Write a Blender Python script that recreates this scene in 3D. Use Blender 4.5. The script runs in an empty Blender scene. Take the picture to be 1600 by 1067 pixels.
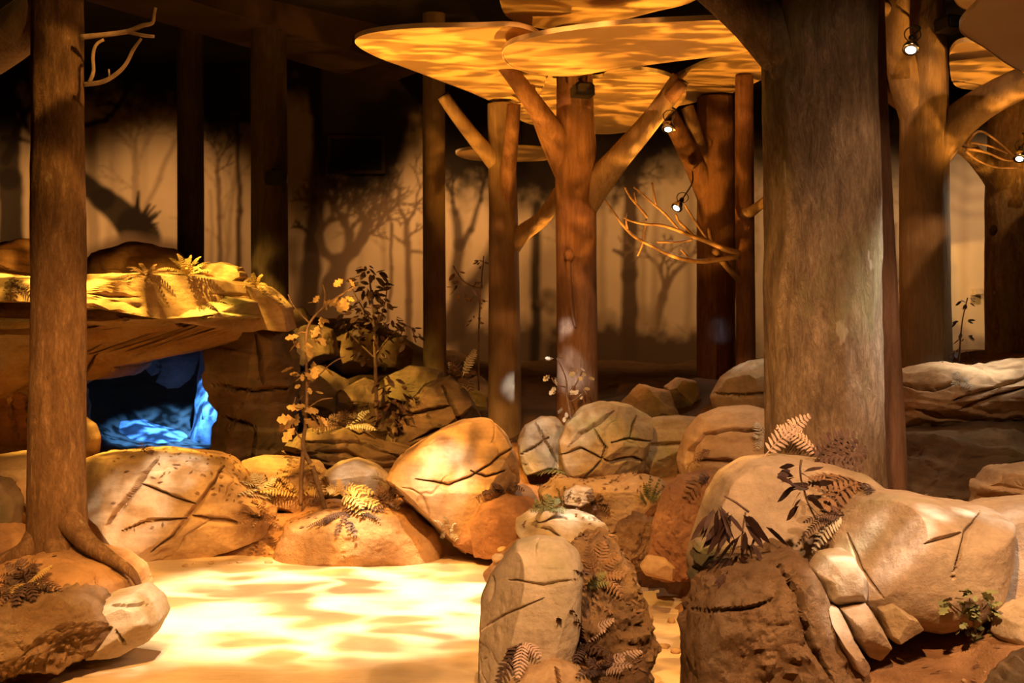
import bpy, math, random
import numpy as np
from mathutils import Vector, Matrix

C = bpy.context.scene.collection
SC = bpy.context.scene
PI = math.pi
FPX, CAMZ, HOR = 1900.0, 1.7, 470.0          # focal length in pixels, eye height, horizon row of the 1600x1067 frame

def P(px, py, d):
    return Vector(((px - 800.0) * d / FPX, d, CAMZ - (py - HOR) * d / FPX))

# ------------------------------------------------------------------ camera, world, exposure
cam = bpy.data.cameras.new('camera'); cam_o = bpy.data.objects.new('camera', cam); C.objects.link(cam_o)
cam_o.location = (0, 0, CAMZ); cam_o.rotation_euler = (PI / 2, 0, 0)
cam.sensor_width = 36; cam.lens = 36 * FPX / 1600.0
cam.shift_y = -(533.5 - HOR) / 1600.0
cam.clip_start = 0.05; cam.clip_end = 100
cam.dof.use_dof = True; cam.dof.focus_distance = 5.6; cam.dof.aperture_fstop = 5.6
SC.camera = cam_o
w = bpy.data.worlds.new('world'); SC.world = w; w.use_nodes = True
w.node_tree.nodes['Background'].inputs[0].default_value = (0, 0, 0, 1)
SC.view_settings.view_transform = 'Standard'; SC.view_settings.look = 'None'
SC.view_settings.exposure = 0.0; SC.view_settings.gamma = 1.0; SC.view_settings.use_curve_mapping = False
try:
    SC.cycles.use_denoising = True
    SC.cycles.sample_clamp_indirect = 4.0
    SC.cycles.caustics_reflective = False; SC.cycles.caustics_refractive = False
    SC.cycles.max_bounces = 6
except Exception:
    pass

# ------------------------------------------------------------------ lights (spots for the hall's beams, with added unseen fills)
AMBER = (1.0, 0.50, 0.13); GOLD = (1.0, 0.66, 0.22); WARM = (1.0, 0.74, 0.42); WHITE = (1.0, 0.95, 0.90)
COOL = (0.80, 0.92, 1.0); BLUE = (0.04, 0.16, 1.0)

def gobo(l, scale, lo, hi, low, high, warp=0.0, kind='noise', stretch=(1, 1, 1)):
    """a leaf gobo in the lamp: its beam is broken up by a pattern over direction"""
    l.use_nodes = True; nt = l.node_tree; em = nt.nodes['Emission']
    g = nt.nodes.new('ShaderNodeNewGeometry')
    mp = nt.nodes.new('ShaderNodeMapping'); mp.inputs['Scale'].default_value = [scale * s for s in stretch]
    nt.links.new(g.outputs['Incoming'], mp.inputs['Vector'])
    vec = mp.outputs['Vector']
    if kind == 'noise':
        t = nt.nodes.new('ShaderNodeTexNoise'); t.inputs['Detail'].default_value = 3; t.inputs['Scale'].default_value = 1
        t.inputs['Distortion'].default_value = warp
        nt.links.new(vec, t.inputs['Vector']); out = t.outputs['Fac']
    else:                                                     # water ripple plate
        nz = nt.nodes.new('ShaderNodeTexNoise'); nz.inputs['Scale'].default_value = 0.7
        nt.links.new(vec, nz.inputs['Vector'])
        ad = nt.nodes.new('ShaderNodeVectorMath'); ad.operation = 'MULTIPLY_ADD'
        ad.inputs[1].default_value = (warp,) * 3
        nt.links.new(nz.outputs['Color'], ad.inputs[0]); nt.links.new(vec, ad.inputs[2])
        t = nt.nodes.new('ShaderNodeTexVoronoi'); t.feature = 'SMOOTH_F1'; t.inputs['Scale'].default_value = 1
        t.inputs['Smoothness'].default_value = 0.35
        nt.links.new(ad.outputs[0], t.inputs['Vector']); out = t.outputs['Distance']
    mr = nt.nodes.new('ShaderNodeMapRange'); mr.interpolation_type = 'SMOOTHSTEP'
    for k, v in zip((1, 2, 3, 4), (lo, hi, low, high)): mr.inputs[k].default_value = v
    nt.links.new(out, mr.inputs[0]); nt.links.new(mr.outputs[0], em.inputs['Strength'])

def spot(name, loc, target, power, color, angle, blend=0.5, size=0.03, gob=None):
    l = bpy.data.lights.new(name, 'SPOT'); o = bpy.data.objects.new(name, l); C.objects.link(o)
    o.location = loc
    o.rotation_euler = (Vector(target) - Vector(loc)).to_track_quat('-Z', 'Y').to_euler()
    l.energy = power; l.color = color; l.spot_size = math.radians(angle); l.spot_blend = blend; l.shadow_soft_size = size
    if gob: gobo(l, **gob)
    return o

def area(name, loc, target, power, color, sx, sy):
    l = bpy.data.lights.new(name, 'AREA'); o = bpy.data.objects.new(name, l); C.objects.link(o)
    o.location = loc; o.rotation_euler = (Vector(target) - Vector(loc)).to_track_quat('-Z', 'Y').to_euler()
    l.shape = 'RECTANGLE'; l.size = sx; l.size_y = sy; l.energy = power; l.color = color
    return o

LEAF = dict(scale=16, lo=0.44, hi=0.62, low=0.10, high=1.0, warp=0.4)
# the sunlit sand: a strong ripple projector straight above
spot('spot_sand', (-1.0, 6.6, 4.4), (-1.05, 6.85, 0), 4600, (1.0, 0.80, 0.52), 34, 0.55, 0.02,
     dict(scale=9, lo=0.30, hi=0.70, low=0.13, high=1.0, warp=2.2, kind='ripple', stretch=(1, 1.6, 1)))
spot('spot_sand_wash', (-0.6, 4.4, 4.4), (-0.9, 7.6, 0.2), 1500, AMBER, 62, 0.9, 0.05,
     dict(scale=11, lo=0.40, hi=0.62, low=0.25, high=1.0, warp=0.5))
# amber leaf light over rocks
spot('spot_mid_amber', (-1.6, 5.4, 4.4), (-0.9, 8.6, 0.4), 2700, (1.0, 0.45, 0.09), 36, 0.8, 0.03, LEAF)
spot('spot_right_amber', (1.4, 5.2, 4.4), (0.7, 7.9, 0.5), 1900, (1.0, 0.45, 0.09), 40, 0.8, 0.03, LEAF)
spot('spot_cave_top', (-3.2, 8.0, 4.45), (-3.0, 9.5, 2.0), 3600, (1.0, 0.56, 0.09), 62, 0.5, 0.02,
     dict(scale=8, lo=0.40, hi=0.60, low=0.05, high=1.0, warp=0.5))
spot('fill_centre_trunks', (0.0, 4.6, 4.3), (0.6, 9.0, 2.4), 900, (1.0, 0.40, 0.10), 30, 0.9, 0.03, LEAF)  # added warm fill to brighten the centre trunk
spot('fill_rear_trunks', (0.6, 6.0, 4.3), (2.0, 11.5, 2.4), 800, (1.0, 0.36, 0.09), 30, 0.9, 0.03, LEAF)  # unseen fill, added to redden and lift the rear trunks
spot('fill_right_trunks', (2.2, 4.8, 4.3), (3.0, 8.5, 2.4), 420, (1.0, 0.50, 0.18), 34, 0.9, 0.03,  # unseen fill added to light the thick right trunk
     dict(scale=16, lo=0.40, hi=0.64, low=0.45, high=1.0, warp=0.4))
spot('fill_left_trunk', (0.2, 3.6, 4.4), (-2.3, 6.2, 2.9), 900, (1.0, 0.50, 0.11), 26, 0.9, 0.03, LEAF)  # added unseen spot that gilds the upper left trunk
spot('spot_stream', (1.0, 4.6, 4.4), (0.62, 5.9, 0), 1300, (1.0, 0.50, 0.12), 26, 0.9, 0.02,
     dict(scale=20, lo=0.30, hi=0.65, low=0.3, high=1.0, warp=1.5, kind='ripple', stretch=(1, 1.6, 1)))
# uplights under the canopy
UP = dict(scale=8, lo=0.45, hi=0.61, low=0.16, high=1.0, warp=0.8, stretch=(0.8, 1.4, 1))
spot('uplight_a', (-0.75, 8.0, 1.0), (-0.70, 8.7, 3.4), 720, (1.0, 0.42, 0.05), 80, 0.6, 0.02, UP)
spot('uplight_b', (0.95, 6.9, 1.0), (0.75, 8.0, 3.6), 520, (1.0, 0.40, 0.05), 95, 0.6, 0.02, UP)
spot('uplight_e', (1.35, 8.8, 2.5), (0.62, 8.75, 3.73), 130, (1.0, 0.44, 0.06), 84, 0.6, 0.02, UP)  # added in mid-air, no fixture, to brighten the highest disc
spot('uplight_c', (0.85, 9.9, 1.2), (0.85, 11.2, 3.7), 520, (1.0, 0.40, 0.05), 100, 0.6, 0.02, UP)
spot('uplight_d', (4.1, 7.4, 1.6), (3.9, 8.4, 3.4), 620, (1.0, 0.42, 0.06), 80, 0.6, 0.02, UP)
# blue cave light
spot('spot_cave_blue', (-2.75, 11.0, 1.32), (-3.0, 11.2, 0.4), 1100, (0.05, 0.26, 1.0), 78, 0.4, 0.02,
     dict(scale=9, lo=0.44, hi=0.58, low=0.06, high=1.0, warp=0.8))
spot('spot_cave_wash', (-2.9, 9.7, 0.75), (-2.7, 11.8, 1.2), 9, (0.20, 0.30, 1.0), 70, 0.9, 0.05)
spot('spot_trunk_edge', (3.6, 5.3, 4.2), P(1374, 470, 5.6), 1500, WHITE, 14, 0.9, 0.02)
# front keys on the near rocks
spot('spot_front_right', (3.4, 2.2, 4.3), (1.7, 5.0, 0.8), 1000, (1.0, 0.60, 0.34), 60, 0.9, 0.06,
     dict(scale=9, lo=0.35, hi=0.62, low=0.45, high=1.0, warp=0.5))
spot('fill_front_centre', (0.2, 1.4, 4.3), (0.9, 4.7, 0.6), 1600, (1.0, 0.52, 0.22), 44, 0.9, 0.05,  # unseen fill added to lift the dark front boulder
     dict(scale=9, lo=0.35, hi=0.62, low=0.5, high=1.0, warp=0.5))
spot('spot_front_left', (-1.0, 2.2, 4.3), (-2.35, 5.6, 0.2), 2200, (1.0, 0.50, 0.14), 44, 0.9, 0.06)
# wall washers, added unseen near the ceiling to light the mural
for x, tz, pw in ((-6.3, 2.0, 420), (-4.3, 2.1, 420), (-2.3, 2.0, 800), (-1.0, 1.8, 620), (0.9, 1.9, 260), (2.2, 1.9, 250), (4.0, 1.8, 260), (5.8, 1.8, 520)):
    spot('wall_washer', (x, 12.6, 4.45), (x, 15.0, tz), pw, (1.0, 0.50, 0.17) if x < 3 else (1.0, 0.56, 0.26), 66, 1.0, 0.15)
# narrow white pools of light
for i, (px, py, d, ang, pw, col, src) in enumerate([
    (275, 740, 8.2, 3.4, 300, WHITE, (-1.5, 4.4, 4.4)),
    (200, 830, 8.1, 4.4, 240, WHITE, (-1.5, 4.4, 4.4)),
    (690, 775, 8.0, 3.6, 320, WHITE, (0.2, 4.6, 4.4)),
    (890, 820, 7.6, 4.0, 420, WHITE, (0.2, 4.6, 4.4)),
    (865, 680, 8.4, 6.0, 130, WHITE, (0.2, 4.6, 4.4)),
    (210, 970, 5.7, 5.0, 160, WHITE, (-0.6, 3.4, 4.4)),
    (1338, 835, 4.2, 1.7, 300, WHITE, (2.6, 3.0, 4.4)),
    (1362, 795, 4.3, 1.3, 260, WHITE, (2.6, 3.0, 4.4)),
    (1430, 830, 4.15, 1.5, 230, WHITE, (2.6, 3.0, 4.4)),
    (1462, 800, 4.25, 1.5, 280, WHITE, (2.6, 3.0, 4.4)),
    (1505, 795, 4.3, 1.1, 220, WHITE, (2.6, 3.0, 4.4)),
    (1318, 905, 4.1, 2.6, 230, WHITE, (2.6, 3.0, 4.4)),
    (1500, 640, 8.0, 8.0, 220, WHITE, (3.4, 5.2, 4.4)),
    (1560, 870, 4.4, 4.0, 90, COOL, (2.6, 3.0, 4.4)),
    (803, 605, 9.9, 2.2, 260, COOL, (1.2, 6.4, 2.7)),  # source added in mid-air, with no fixture there
    (884, 575, 8.85, 2.6, 330, COOL, (-1.7, 5.6, 3.6)),
    (1125, 520, 12.0, 1.7, 120, (0.25, 0.5, 1.0), (0.4, 6.0, 3.0)),
    (555, 745, 8.6, 2.4, 220, WHITE, (0.0, 4.6, 4.4)),
    (1180, 600, 8.8, 2.5, 170, WHITE, (0.2, 4.6, 4.4)),
]):
    spot('pool_spot', src, P(px, py, d), pw * 7, col, ang * 1.6, 0.9, 0.02,
         dict(scale=40, lo=0.35, hi=0.60, low=0.2, high=1.0, warp=0.3))

# ------------------------------------------------------------------ helpers
def hash3(ix, iy, iz, seed):
    h = (ix * 374761393 + iy * 668265263 + iz * 2147483647 + seed * 974634777) & 0xFFFFFFFF
    h = ((h ^ (h >> 13)) * 1274126177) & 0xFFFFFFFF
    h = h ^ (h >> 16)
    return (h & 0xFFFF).astype(np.float64) / 32767.5 - 1.0

def vnoise(p, seed=0):
    p = np.asarray(p, float); i = np.floor(p).astype(np.int64); f = p - i; u = f * f * f * (f * (f * 6 - 15) + 10)
    r = 0
    for dx in (0, 1):
        wx = u[:, 0] if dx else 1 - u[:, 0]
        for dy in (0, 1):
            wy = u[:, 1] if dy else 1 - u[:, 1]
            for dz in (0, 1):
                wz = u[:, 2] if dz else 1 - u[:, 2]
                r = r + wx * wy * wz * hash3(i[:, 0] + dx, i[:, 1] + dy, i[:, 2] + dz, seed)
    return r

def fbm(p, octv=4, seed=0):
    a, s, t = 1.0, 0.0, 0.0
    p = np.asarray(p, float)
    for o in range(octv):
        s = s + a * vnoise(p * (2.03 ** o) + 17.3 * o, seed + o); t += a; a *= 0.5
    return s / t

def mk_mesh(name, V, F, smooth=True):
    me = bpy.data.meshes.new(name)
    if isinstance(F, np.ndarray):
        V = np.asarray(V, np.float32); n = F.shape[1]
        me.vertices.add(len(V)); me.vertices.foreach_set('co', V.ravel())
        me.loops.add(F.size); me.loops.foreach_set('vertex_index', F.ravel().astype(np.int32))
        me.polygons.add(len(F)); me.polygons.foreach_set('loop_start', np.arange(0, F.size, n, dtype=np.int32))
        me.update(calc_edges=True)
    else:
        me.from_pydata([tuple(v) for v in V], [], [tuple(f) for f in F]); me.update()
    me.polygons.foreach_set('use_smooth', [smooth] * len(me.polygons))
    return me

def link(name, me, mat, parent=None):
    if mat is not None and not me.materials: me.materials.append(mat)
    o = bpy.data.objects.new(name, me); C.objects.link(o)
    if parent is not None: o.parent = parent; o.matrix_parent_inverse = parent.matrix_world.inverted() if False else Matrix.Translation(-Vector(parent.location))
    return o

def tag(o, label=None, cat=None, group=None, kind=None):
    if label: o['label'] = label
    if cat: o['category'] = cat
    if group: o['group'] = group
    if kind: o['kind'] = kind
    return o

def empty(name, loc, label, cat, group=None):
    o = bpy.data.objects.new(name, None); C.objects.link(o); o.location = loc; o.empty_display_size = 0.1
    return tag(o, label, cat, group)

_ico = {}
def ico(sub):
    if sub not in _ico:
        import bmesh
        bm = bmesh.new(); bmesh.ops.create_icosphere(bm, subdivisions=sub, radius=1)
        V = np.array([v.co[:] for v in bm.verts]); F = np.array([[v.index for v in f.verts] for f in bm.faces]); bm.free()
        _ico[sub] = (V / np.linalg.norm(V, axis=1)[:, None], F)
    return _ico[sub]

# ------------------------------------------------------------------ materials
def new_mat(name):
    m = bpy.data.materials.new(name); m.use_nodes = True; nt = m.node_tree
    return m, nt, nt.nodes['Principled BSDF']

def ramp(nt, fac, stops):
    r = nt.nodes.new('ShaderNodeValToRGB'); e = r.color_ramp.elements
    while len(e) < len(stops): e.new(0.5)
    for k, (p, c) in enumerate(stops): e[k].position = p; e[k].color = (*c, 1)
    nt.links.new(fac, r.inputs[0]); return r.outputs['Color']

def noise(nt, vec, scale, detail=4, rough=0.55, dist=0.0):
    n = nt.nodes.new('ShaderNodeTexNoise'); n.inputs['Scale'].default_value = scale; n.inputs['Detail'].default_value = detail
    n.inputs['Roughness'].default_value = rough; n.inputs['Distortion'].default_value = dist
    nt.links.new(vec, n.inputs['Vector']); return n.outputs['Fac']

def objvec(nt, scale=(1, 1, 1)):
    g = nt.nodes.new('ShaderNodeNewGeometry'); mp = nt.nodes.new('ShaderNodeMapping'); mp.inputs['Scale'].default_value = scale
    nt.links.new(g.outputs['Position'], mp.inputs['Vector']); return mp.outputs['Vector']

def mix(nt, fac, a, b, mode='MIX'):
    m = nt.nodes.new('ShaderNodeMix'); m.data_type = 'RGBA'; m.blend_type = mode
    if isinstance(fac, float): m.inputs[0].default_value = fac
    else: nt.links.new(fac, m.inputs[0])
    for k, v in ((6, a), (7, b)):
        if isinstance(v, tuple): m.inputs[k].default_value = (*v, 1)
        else: nt.links.new(v, m.inputs[k])
    return m.outputs[2]

def bump(nt, bs, h, strength, dist, prev=None):
    b = nt.nodes.new('ShaderNodeBump'); b.inputs['Strength'].default_value = strength; b.inputs['Distance'].default_value = dist
    nt.links.new(h, b.inputs['Height'])
    if prev is not None: nt.links.new(prev, b.inputs['Normal'])
    nt.links.new(b.outputs[0], bs.inputs['Normal']); return b.outputs[0]

def rock_mat(name, a, b, c, moss=None, gritty=0.35, pit=0.0, far_shade=False):
    m, nt, bs = new_mat(name); v = objvec(nt)
    col = ramp(nt, noise(nt, v, 2.6, 6, 0.6, 0.4), [(0.30, a), (0.52, b), (0.72, c)])
    col = mix(nt, noise(nt, v, 38, 3, 0.6), col, mix(nt, 0.55, col, (0.05, 0.03, 0.02)), 'MIX')
    st = ramp(nt, noise(nt, objvec(nt, (1.2, 1.2, 7)), 2.2, 5, 0.6, 0.5), [(0.40, (0, 0, 0)), (0.62, (1, 1, 1))])
    col = mix(nt, mixf(nt, st, 0.30), col, (c[0] * 1.15, c[1] * 1.12, c[2] * 1.05))
    if moss:
        f = ramp(nt, noise(nt, v, 1.9, 5, 0.62, 0.3), [(0.52, (0, 0, 0)), (0.66, (1, 1, 1))])
        col = mix(nt, mixf(nt, f, 0.75), col, moss)
    if far_shade:                                   # soil colour darkened toward the back, shade painted in
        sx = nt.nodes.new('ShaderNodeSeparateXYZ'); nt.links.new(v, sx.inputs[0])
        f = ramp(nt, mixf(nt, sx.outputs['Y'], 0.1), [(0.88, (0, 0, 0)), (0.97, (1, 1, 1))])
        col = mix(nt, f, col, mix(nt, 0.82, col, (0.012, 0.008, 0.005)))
    nt.links.new(col, bs.inputs['Base Color']); bs.inputs['Roughness'].default_value = 0.85
    bs.inputs['Specular IOR Level'].default_value = 0.2
    p = bump(nt, bs, noise(nt, v, 6, 7, 0.6, 0.2), 0.30, 0.04)
    p = bump(nt, bs, noise(nt, v, 90, 4, 0.7), gritty, 0.012, p)
    if pit:
        p = bump(nt, bs, noise(nt, v, 26, 9, 0.75, 0.3), pit, 0.06, p)
    return m

def mixf(nt, col, k):
    m = nt.nodes.new('ShaderNodeMath'); m.operation = 'MULTIPLY'; nt.links.new(col, m.inputs[0]); m.inputs[1].default_value = k
    return m.outputs[0]

M = {}
M['sand_rock'] = rock_mat('sandstone', (0.42, 0.25, 0.12), (0.58, 0.37, 0.18), (0.66, 0.46, 0.26), None)
M['pale_rock'] = rock_mat('pale_sandstone', (0.42, 0.31, 0.19), (0.60, 0.47, 0.30), (0.70, 0.58, 0.40), (0.36, 0.32, 0.15))
M['moss_rock'] = rock_mat('mossy_sandstone', (0.34, 0.22, 0.11), (0.50, 0.36, 0.19), (0.62, 0.48, 0.29), (0.24, 0.23, 0.09))
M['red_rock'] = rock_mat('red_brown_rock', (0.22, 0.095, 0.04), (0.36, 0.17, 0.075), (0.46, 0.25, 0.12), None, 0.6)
M['dark_rock'] = rock_mat('dark_rock', (0.10, 0.065, 0.04), (0.18, 0.12, 0.07), (0.26, 0.18, 0.10), (0.08, 0.08, 0.035))
M['tan_rock'] = rock_mat('tan_sandstone', (0.40, 0.275, 0.17), (0.53, 0.39, 0.255), (0.62, 0.49, 0.34), (0.36, 0.31, 0.18))
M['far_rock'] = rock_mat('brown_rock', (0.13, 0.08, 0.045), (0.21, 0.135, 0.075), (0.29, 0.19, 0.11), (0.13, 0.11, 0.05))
M['cave_rock'] = rock_mat('cave_rock', (0.20, 0.17, 0.15), (0.34, 0.29, 0.26), (0.42, 0.37, 0.33), None)
M['dirt'] = rock_mat('dirt', (0.26, 0.125, 0.05), (0.44, 0.235, 0.10), (0.56, 0.33, 0.16), None, 0.8, 0.0, far_shade=True)
M['bank'] = rock_mat('orange_soil', (0.36, 0.18, 0.07), (0.52, 0.29, 0.12), (0.60, 0.37, 0.18), None, 0.9)
M['rough_rock'] = rock_mat('rough_dirt_rock', (0.32, 0.17, 0.075), (0.52, 0.30, 0.14), (0.64, 0.44, 0.26), None, 1.0, 0.9)

def sand_mat():
    m, nt, bs = new_mat('sand'); v = objvec(nt)
    col = ramp(nt, noise(nt, v, 3, 6, 0.6), [(0.3, (0.50, 0.36, 0.21)), (0.7, (0.64, 0.50, 0.32))])
    nt.links.new(col, bs.inputs['Base Color']); bs.inputs['Roughness'].default_value = 0.9; bs.inputs['Specular IOR Level'].default_value = 0.1
    p = bump(nt, bs, noise(nt, objvec(nt, (1.0, 3.2, 1)), 3.0, 3, 0.5, 0.4), 0.35, 0.05)
    bump(nt, bs, noise(nt, v, 160, 3), 0.25, 0.008, p)
    return m
M['sand'] = sand_mat()

def bark_mat(name, a, b, c, moss=None, fine=False, lichen=0.0):
    m, nt, bs = new_mat(name)
    v = objvec(nt, (1, 1, 0.13 if fine else 0.30)); v2 = objvec(nt, (1, 1, 0.5))
    col = ramp(nt, noise(nt, v, 26 if fine else 22, 8, 0.72, 0.5), [(0.32, a), (0.52, b), (0.70, c)])
    col = mix(nt, noise(nt, v2, 3.5, 4), col, mix(nt, 0.5, col, (a[0] * 0.6, a[1] * 0.6, a[2] * 0.6)))
    sp = ramp(nt, noise(nt, objvec(nt, (1, 1, 0.35)), 75, 5, 0.7), [(0.40, (0, 0, 0)), (0.60, (1, 1, 1))])
    col = mix(nt, mixf(nt, sp, 0.45 if not fine else 0.2), col, (a[0] * .8, a[1] * .8, a[2] * .8))
    if moss:
        f = ramp(nt, noise(nt, v2, 3.0, 5, 0.6), [(0.55, (0, 0, 0)), (0.70, (1, 1, 1))])
        col = mix(nt, mixf(nt, f, 0.6), col, moss)
    if lichen:
        f = ramp(nt, noise(nt, v2, 11.0, 3, 0.5), [(0.70, (0, 0, 0)), (0.74, (1, 1, 1))])
        col = mix(nt, mixf(nt, f, lichen), col, (0.50, 0.44, 0.30))
    nt.links.new(col, bs.inputs['Base Color']); bs.inputs['Roughness'].default_value = 0.85; bs.inputs['Specular IOR Level'].default_value = 0.15
    p = bump(nt, bs, noise(nt, v, 26 if fine else 22, 8, 0.72, 0.5), 0.5 if fine else 0.9, 0.03)
    bump(nt, bs, noise(nt, v2, 60, 4), 0.4, 0.012, p)
    return m
M['bark_old'] = bark_mat('flaky_bark', (0.14, 0.09, 0.05), (0.30, 0.20, 0.115), (0.46, 0.33, 0.20), (0.24, 0.22, 0.09), False, 0.5)
M['bark_rust'] = bark_mat('rusty_flaky_bark', (0.12, 0.06, 0.028), (0.26, 0.14, 0.065), (0.42, 0.255, 0.13), None, False, 0.3)
M['bark_tan'] = bark_mat('tan_bark', (0.26, 0.17, 0.10), (0.36, 0.25, 0.15), (0.45, 0.33, 0.21), None, True)
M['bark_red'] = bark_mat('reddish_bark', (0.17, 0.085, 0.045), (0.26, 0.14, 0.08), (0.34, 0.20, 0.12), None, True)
M['bark_dark'] = bark_mat('dark_bark', (0.05, 0.032, 0.02), (0.09, 0.06, 0.04), (0.13, 0.09, 0.06), None, True)
M['bark_smooth'] = bark_mat('smooth_brown_bark', (0.20, 0.13, 0.08), (0.26, 0.18, 0.11), (0.30, 0.21, 0.13), None, True)
M['bark_cut'] = bark_mat('sawn_wood', (0.16, 0.09, 0.05), (0.24, 0.15, 0.08), (0.32, 0.21, 0.12), None, True)

def plain(name, col, rough=0.6, metal=0.0, var=0.25, scale=12, spec=0.3, trans=0.0):
    m, nt, bs = new_mat(name); v = objvec(nt)
    c2 = tuple(x * (1 - var) for x in col)
    nt.links.new(ramp(nt, noise(nt, v, scale, 4), [(0.35, c2), (0.65, col)]), bs.inputs['Base Color'])
    bs.inputs['Roughness'].default_value = rough; bs.inputs['Metallic'].default_value = metal
    bs.inputs['Specular IOR Level'].default_value = spec
    return m
M['canopy'] = plain('cream_canopy_board', (0.68, 0.47, 0.22), 0.55, 0, 0.08, 2)
M['rim'] = plain('cream_canopy_edge', (0.78, 0.60, 0.36), 0.5, 0, 0.05, 2)
M['black_paint'] = plain('black_paint', (0.018, 0.014, 0.012), 0.9, 0, 0.3, 3, 0.1)
M['brown_paint'] = plain('brown_paint', (0.055, 0.032, 0.022), 0.9, 0, 0.3, 3, 0.1)
M['black_metal'] = plain('black_metal', (0.02, 0.018, 0.016), 0.45, 0.4)
M['chrome'] = plain('chrome', (0.75, 0.72, 0.68), 0.18, 1.0, 0.05)
M['glass_lens'] = plain('dark_lens', (0.03, 0.03, 0.035), 0.08, 0.0, 0.1, 10, 0.8)
M['box_plastic'] = plain('beige_plastic', (0.45, 0.36, 0.25), 0.5)
M['leaf_dry'] = plain('dry_leaf', (0.52, 0.35, 0.14), 0.7, 0, 0.45, 25)
M['leaf_dark'] = plain('dark_leaf', (0.085, 0.04, 0.03), 0.6, 0, 0.5, 25)
M['leaf_brown'] = plain('brown_leaf', (0.28, 0.15, 0.07), 0.7, 0, 0.45, 25)
M['leaf_pale'] = plain('pale_leaf', (0.62, 0.55, 0.42), 0.7, 0, 0.3, 25)
M['leaf_green'] = plain('green_leaf', (0.26, 0.27, 0.10), 0.6, 0, 0.4, 25)
M['fern_dry'] = plain('dry_fern', (0.62, 0.42, 0.16), 0.75, 0, 0.4, 30)
M['fern_dark'] = plain('dark_fern', (0.12, 0.065, 0.045), 0.7, 0, 0.5, 30)
M['fern_green'] = plain('green_fern', (0.19, 0.19, 0.07), 0.7, 0, 0.4, 30)
M['fern_rose'] = plain('rose_fern', (0.66, 0.46, 0.34), 0.7, 0, 0.35, 30)
M['twig'] = plain('twig_bark', (0.20, 0.12, 0.07), 0.8, 0, 0.35, 30)
M['twig_tan'] = plain('tan_twig_bark', (0.40, 0.26, 0.15), 0.8, 0, 0.3, 30)
def emit(name, col, s):
    m, nt, bs = new_mat(name)
    bs.inputs['Emission Color'].default_value = (*col, 1); bs.inputs['Emission Strength'].default_value = s
    return m
M['lamp_glow'] = emit('lamp_glow', (1.0, 0.86, 0.66), 18)

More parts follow.
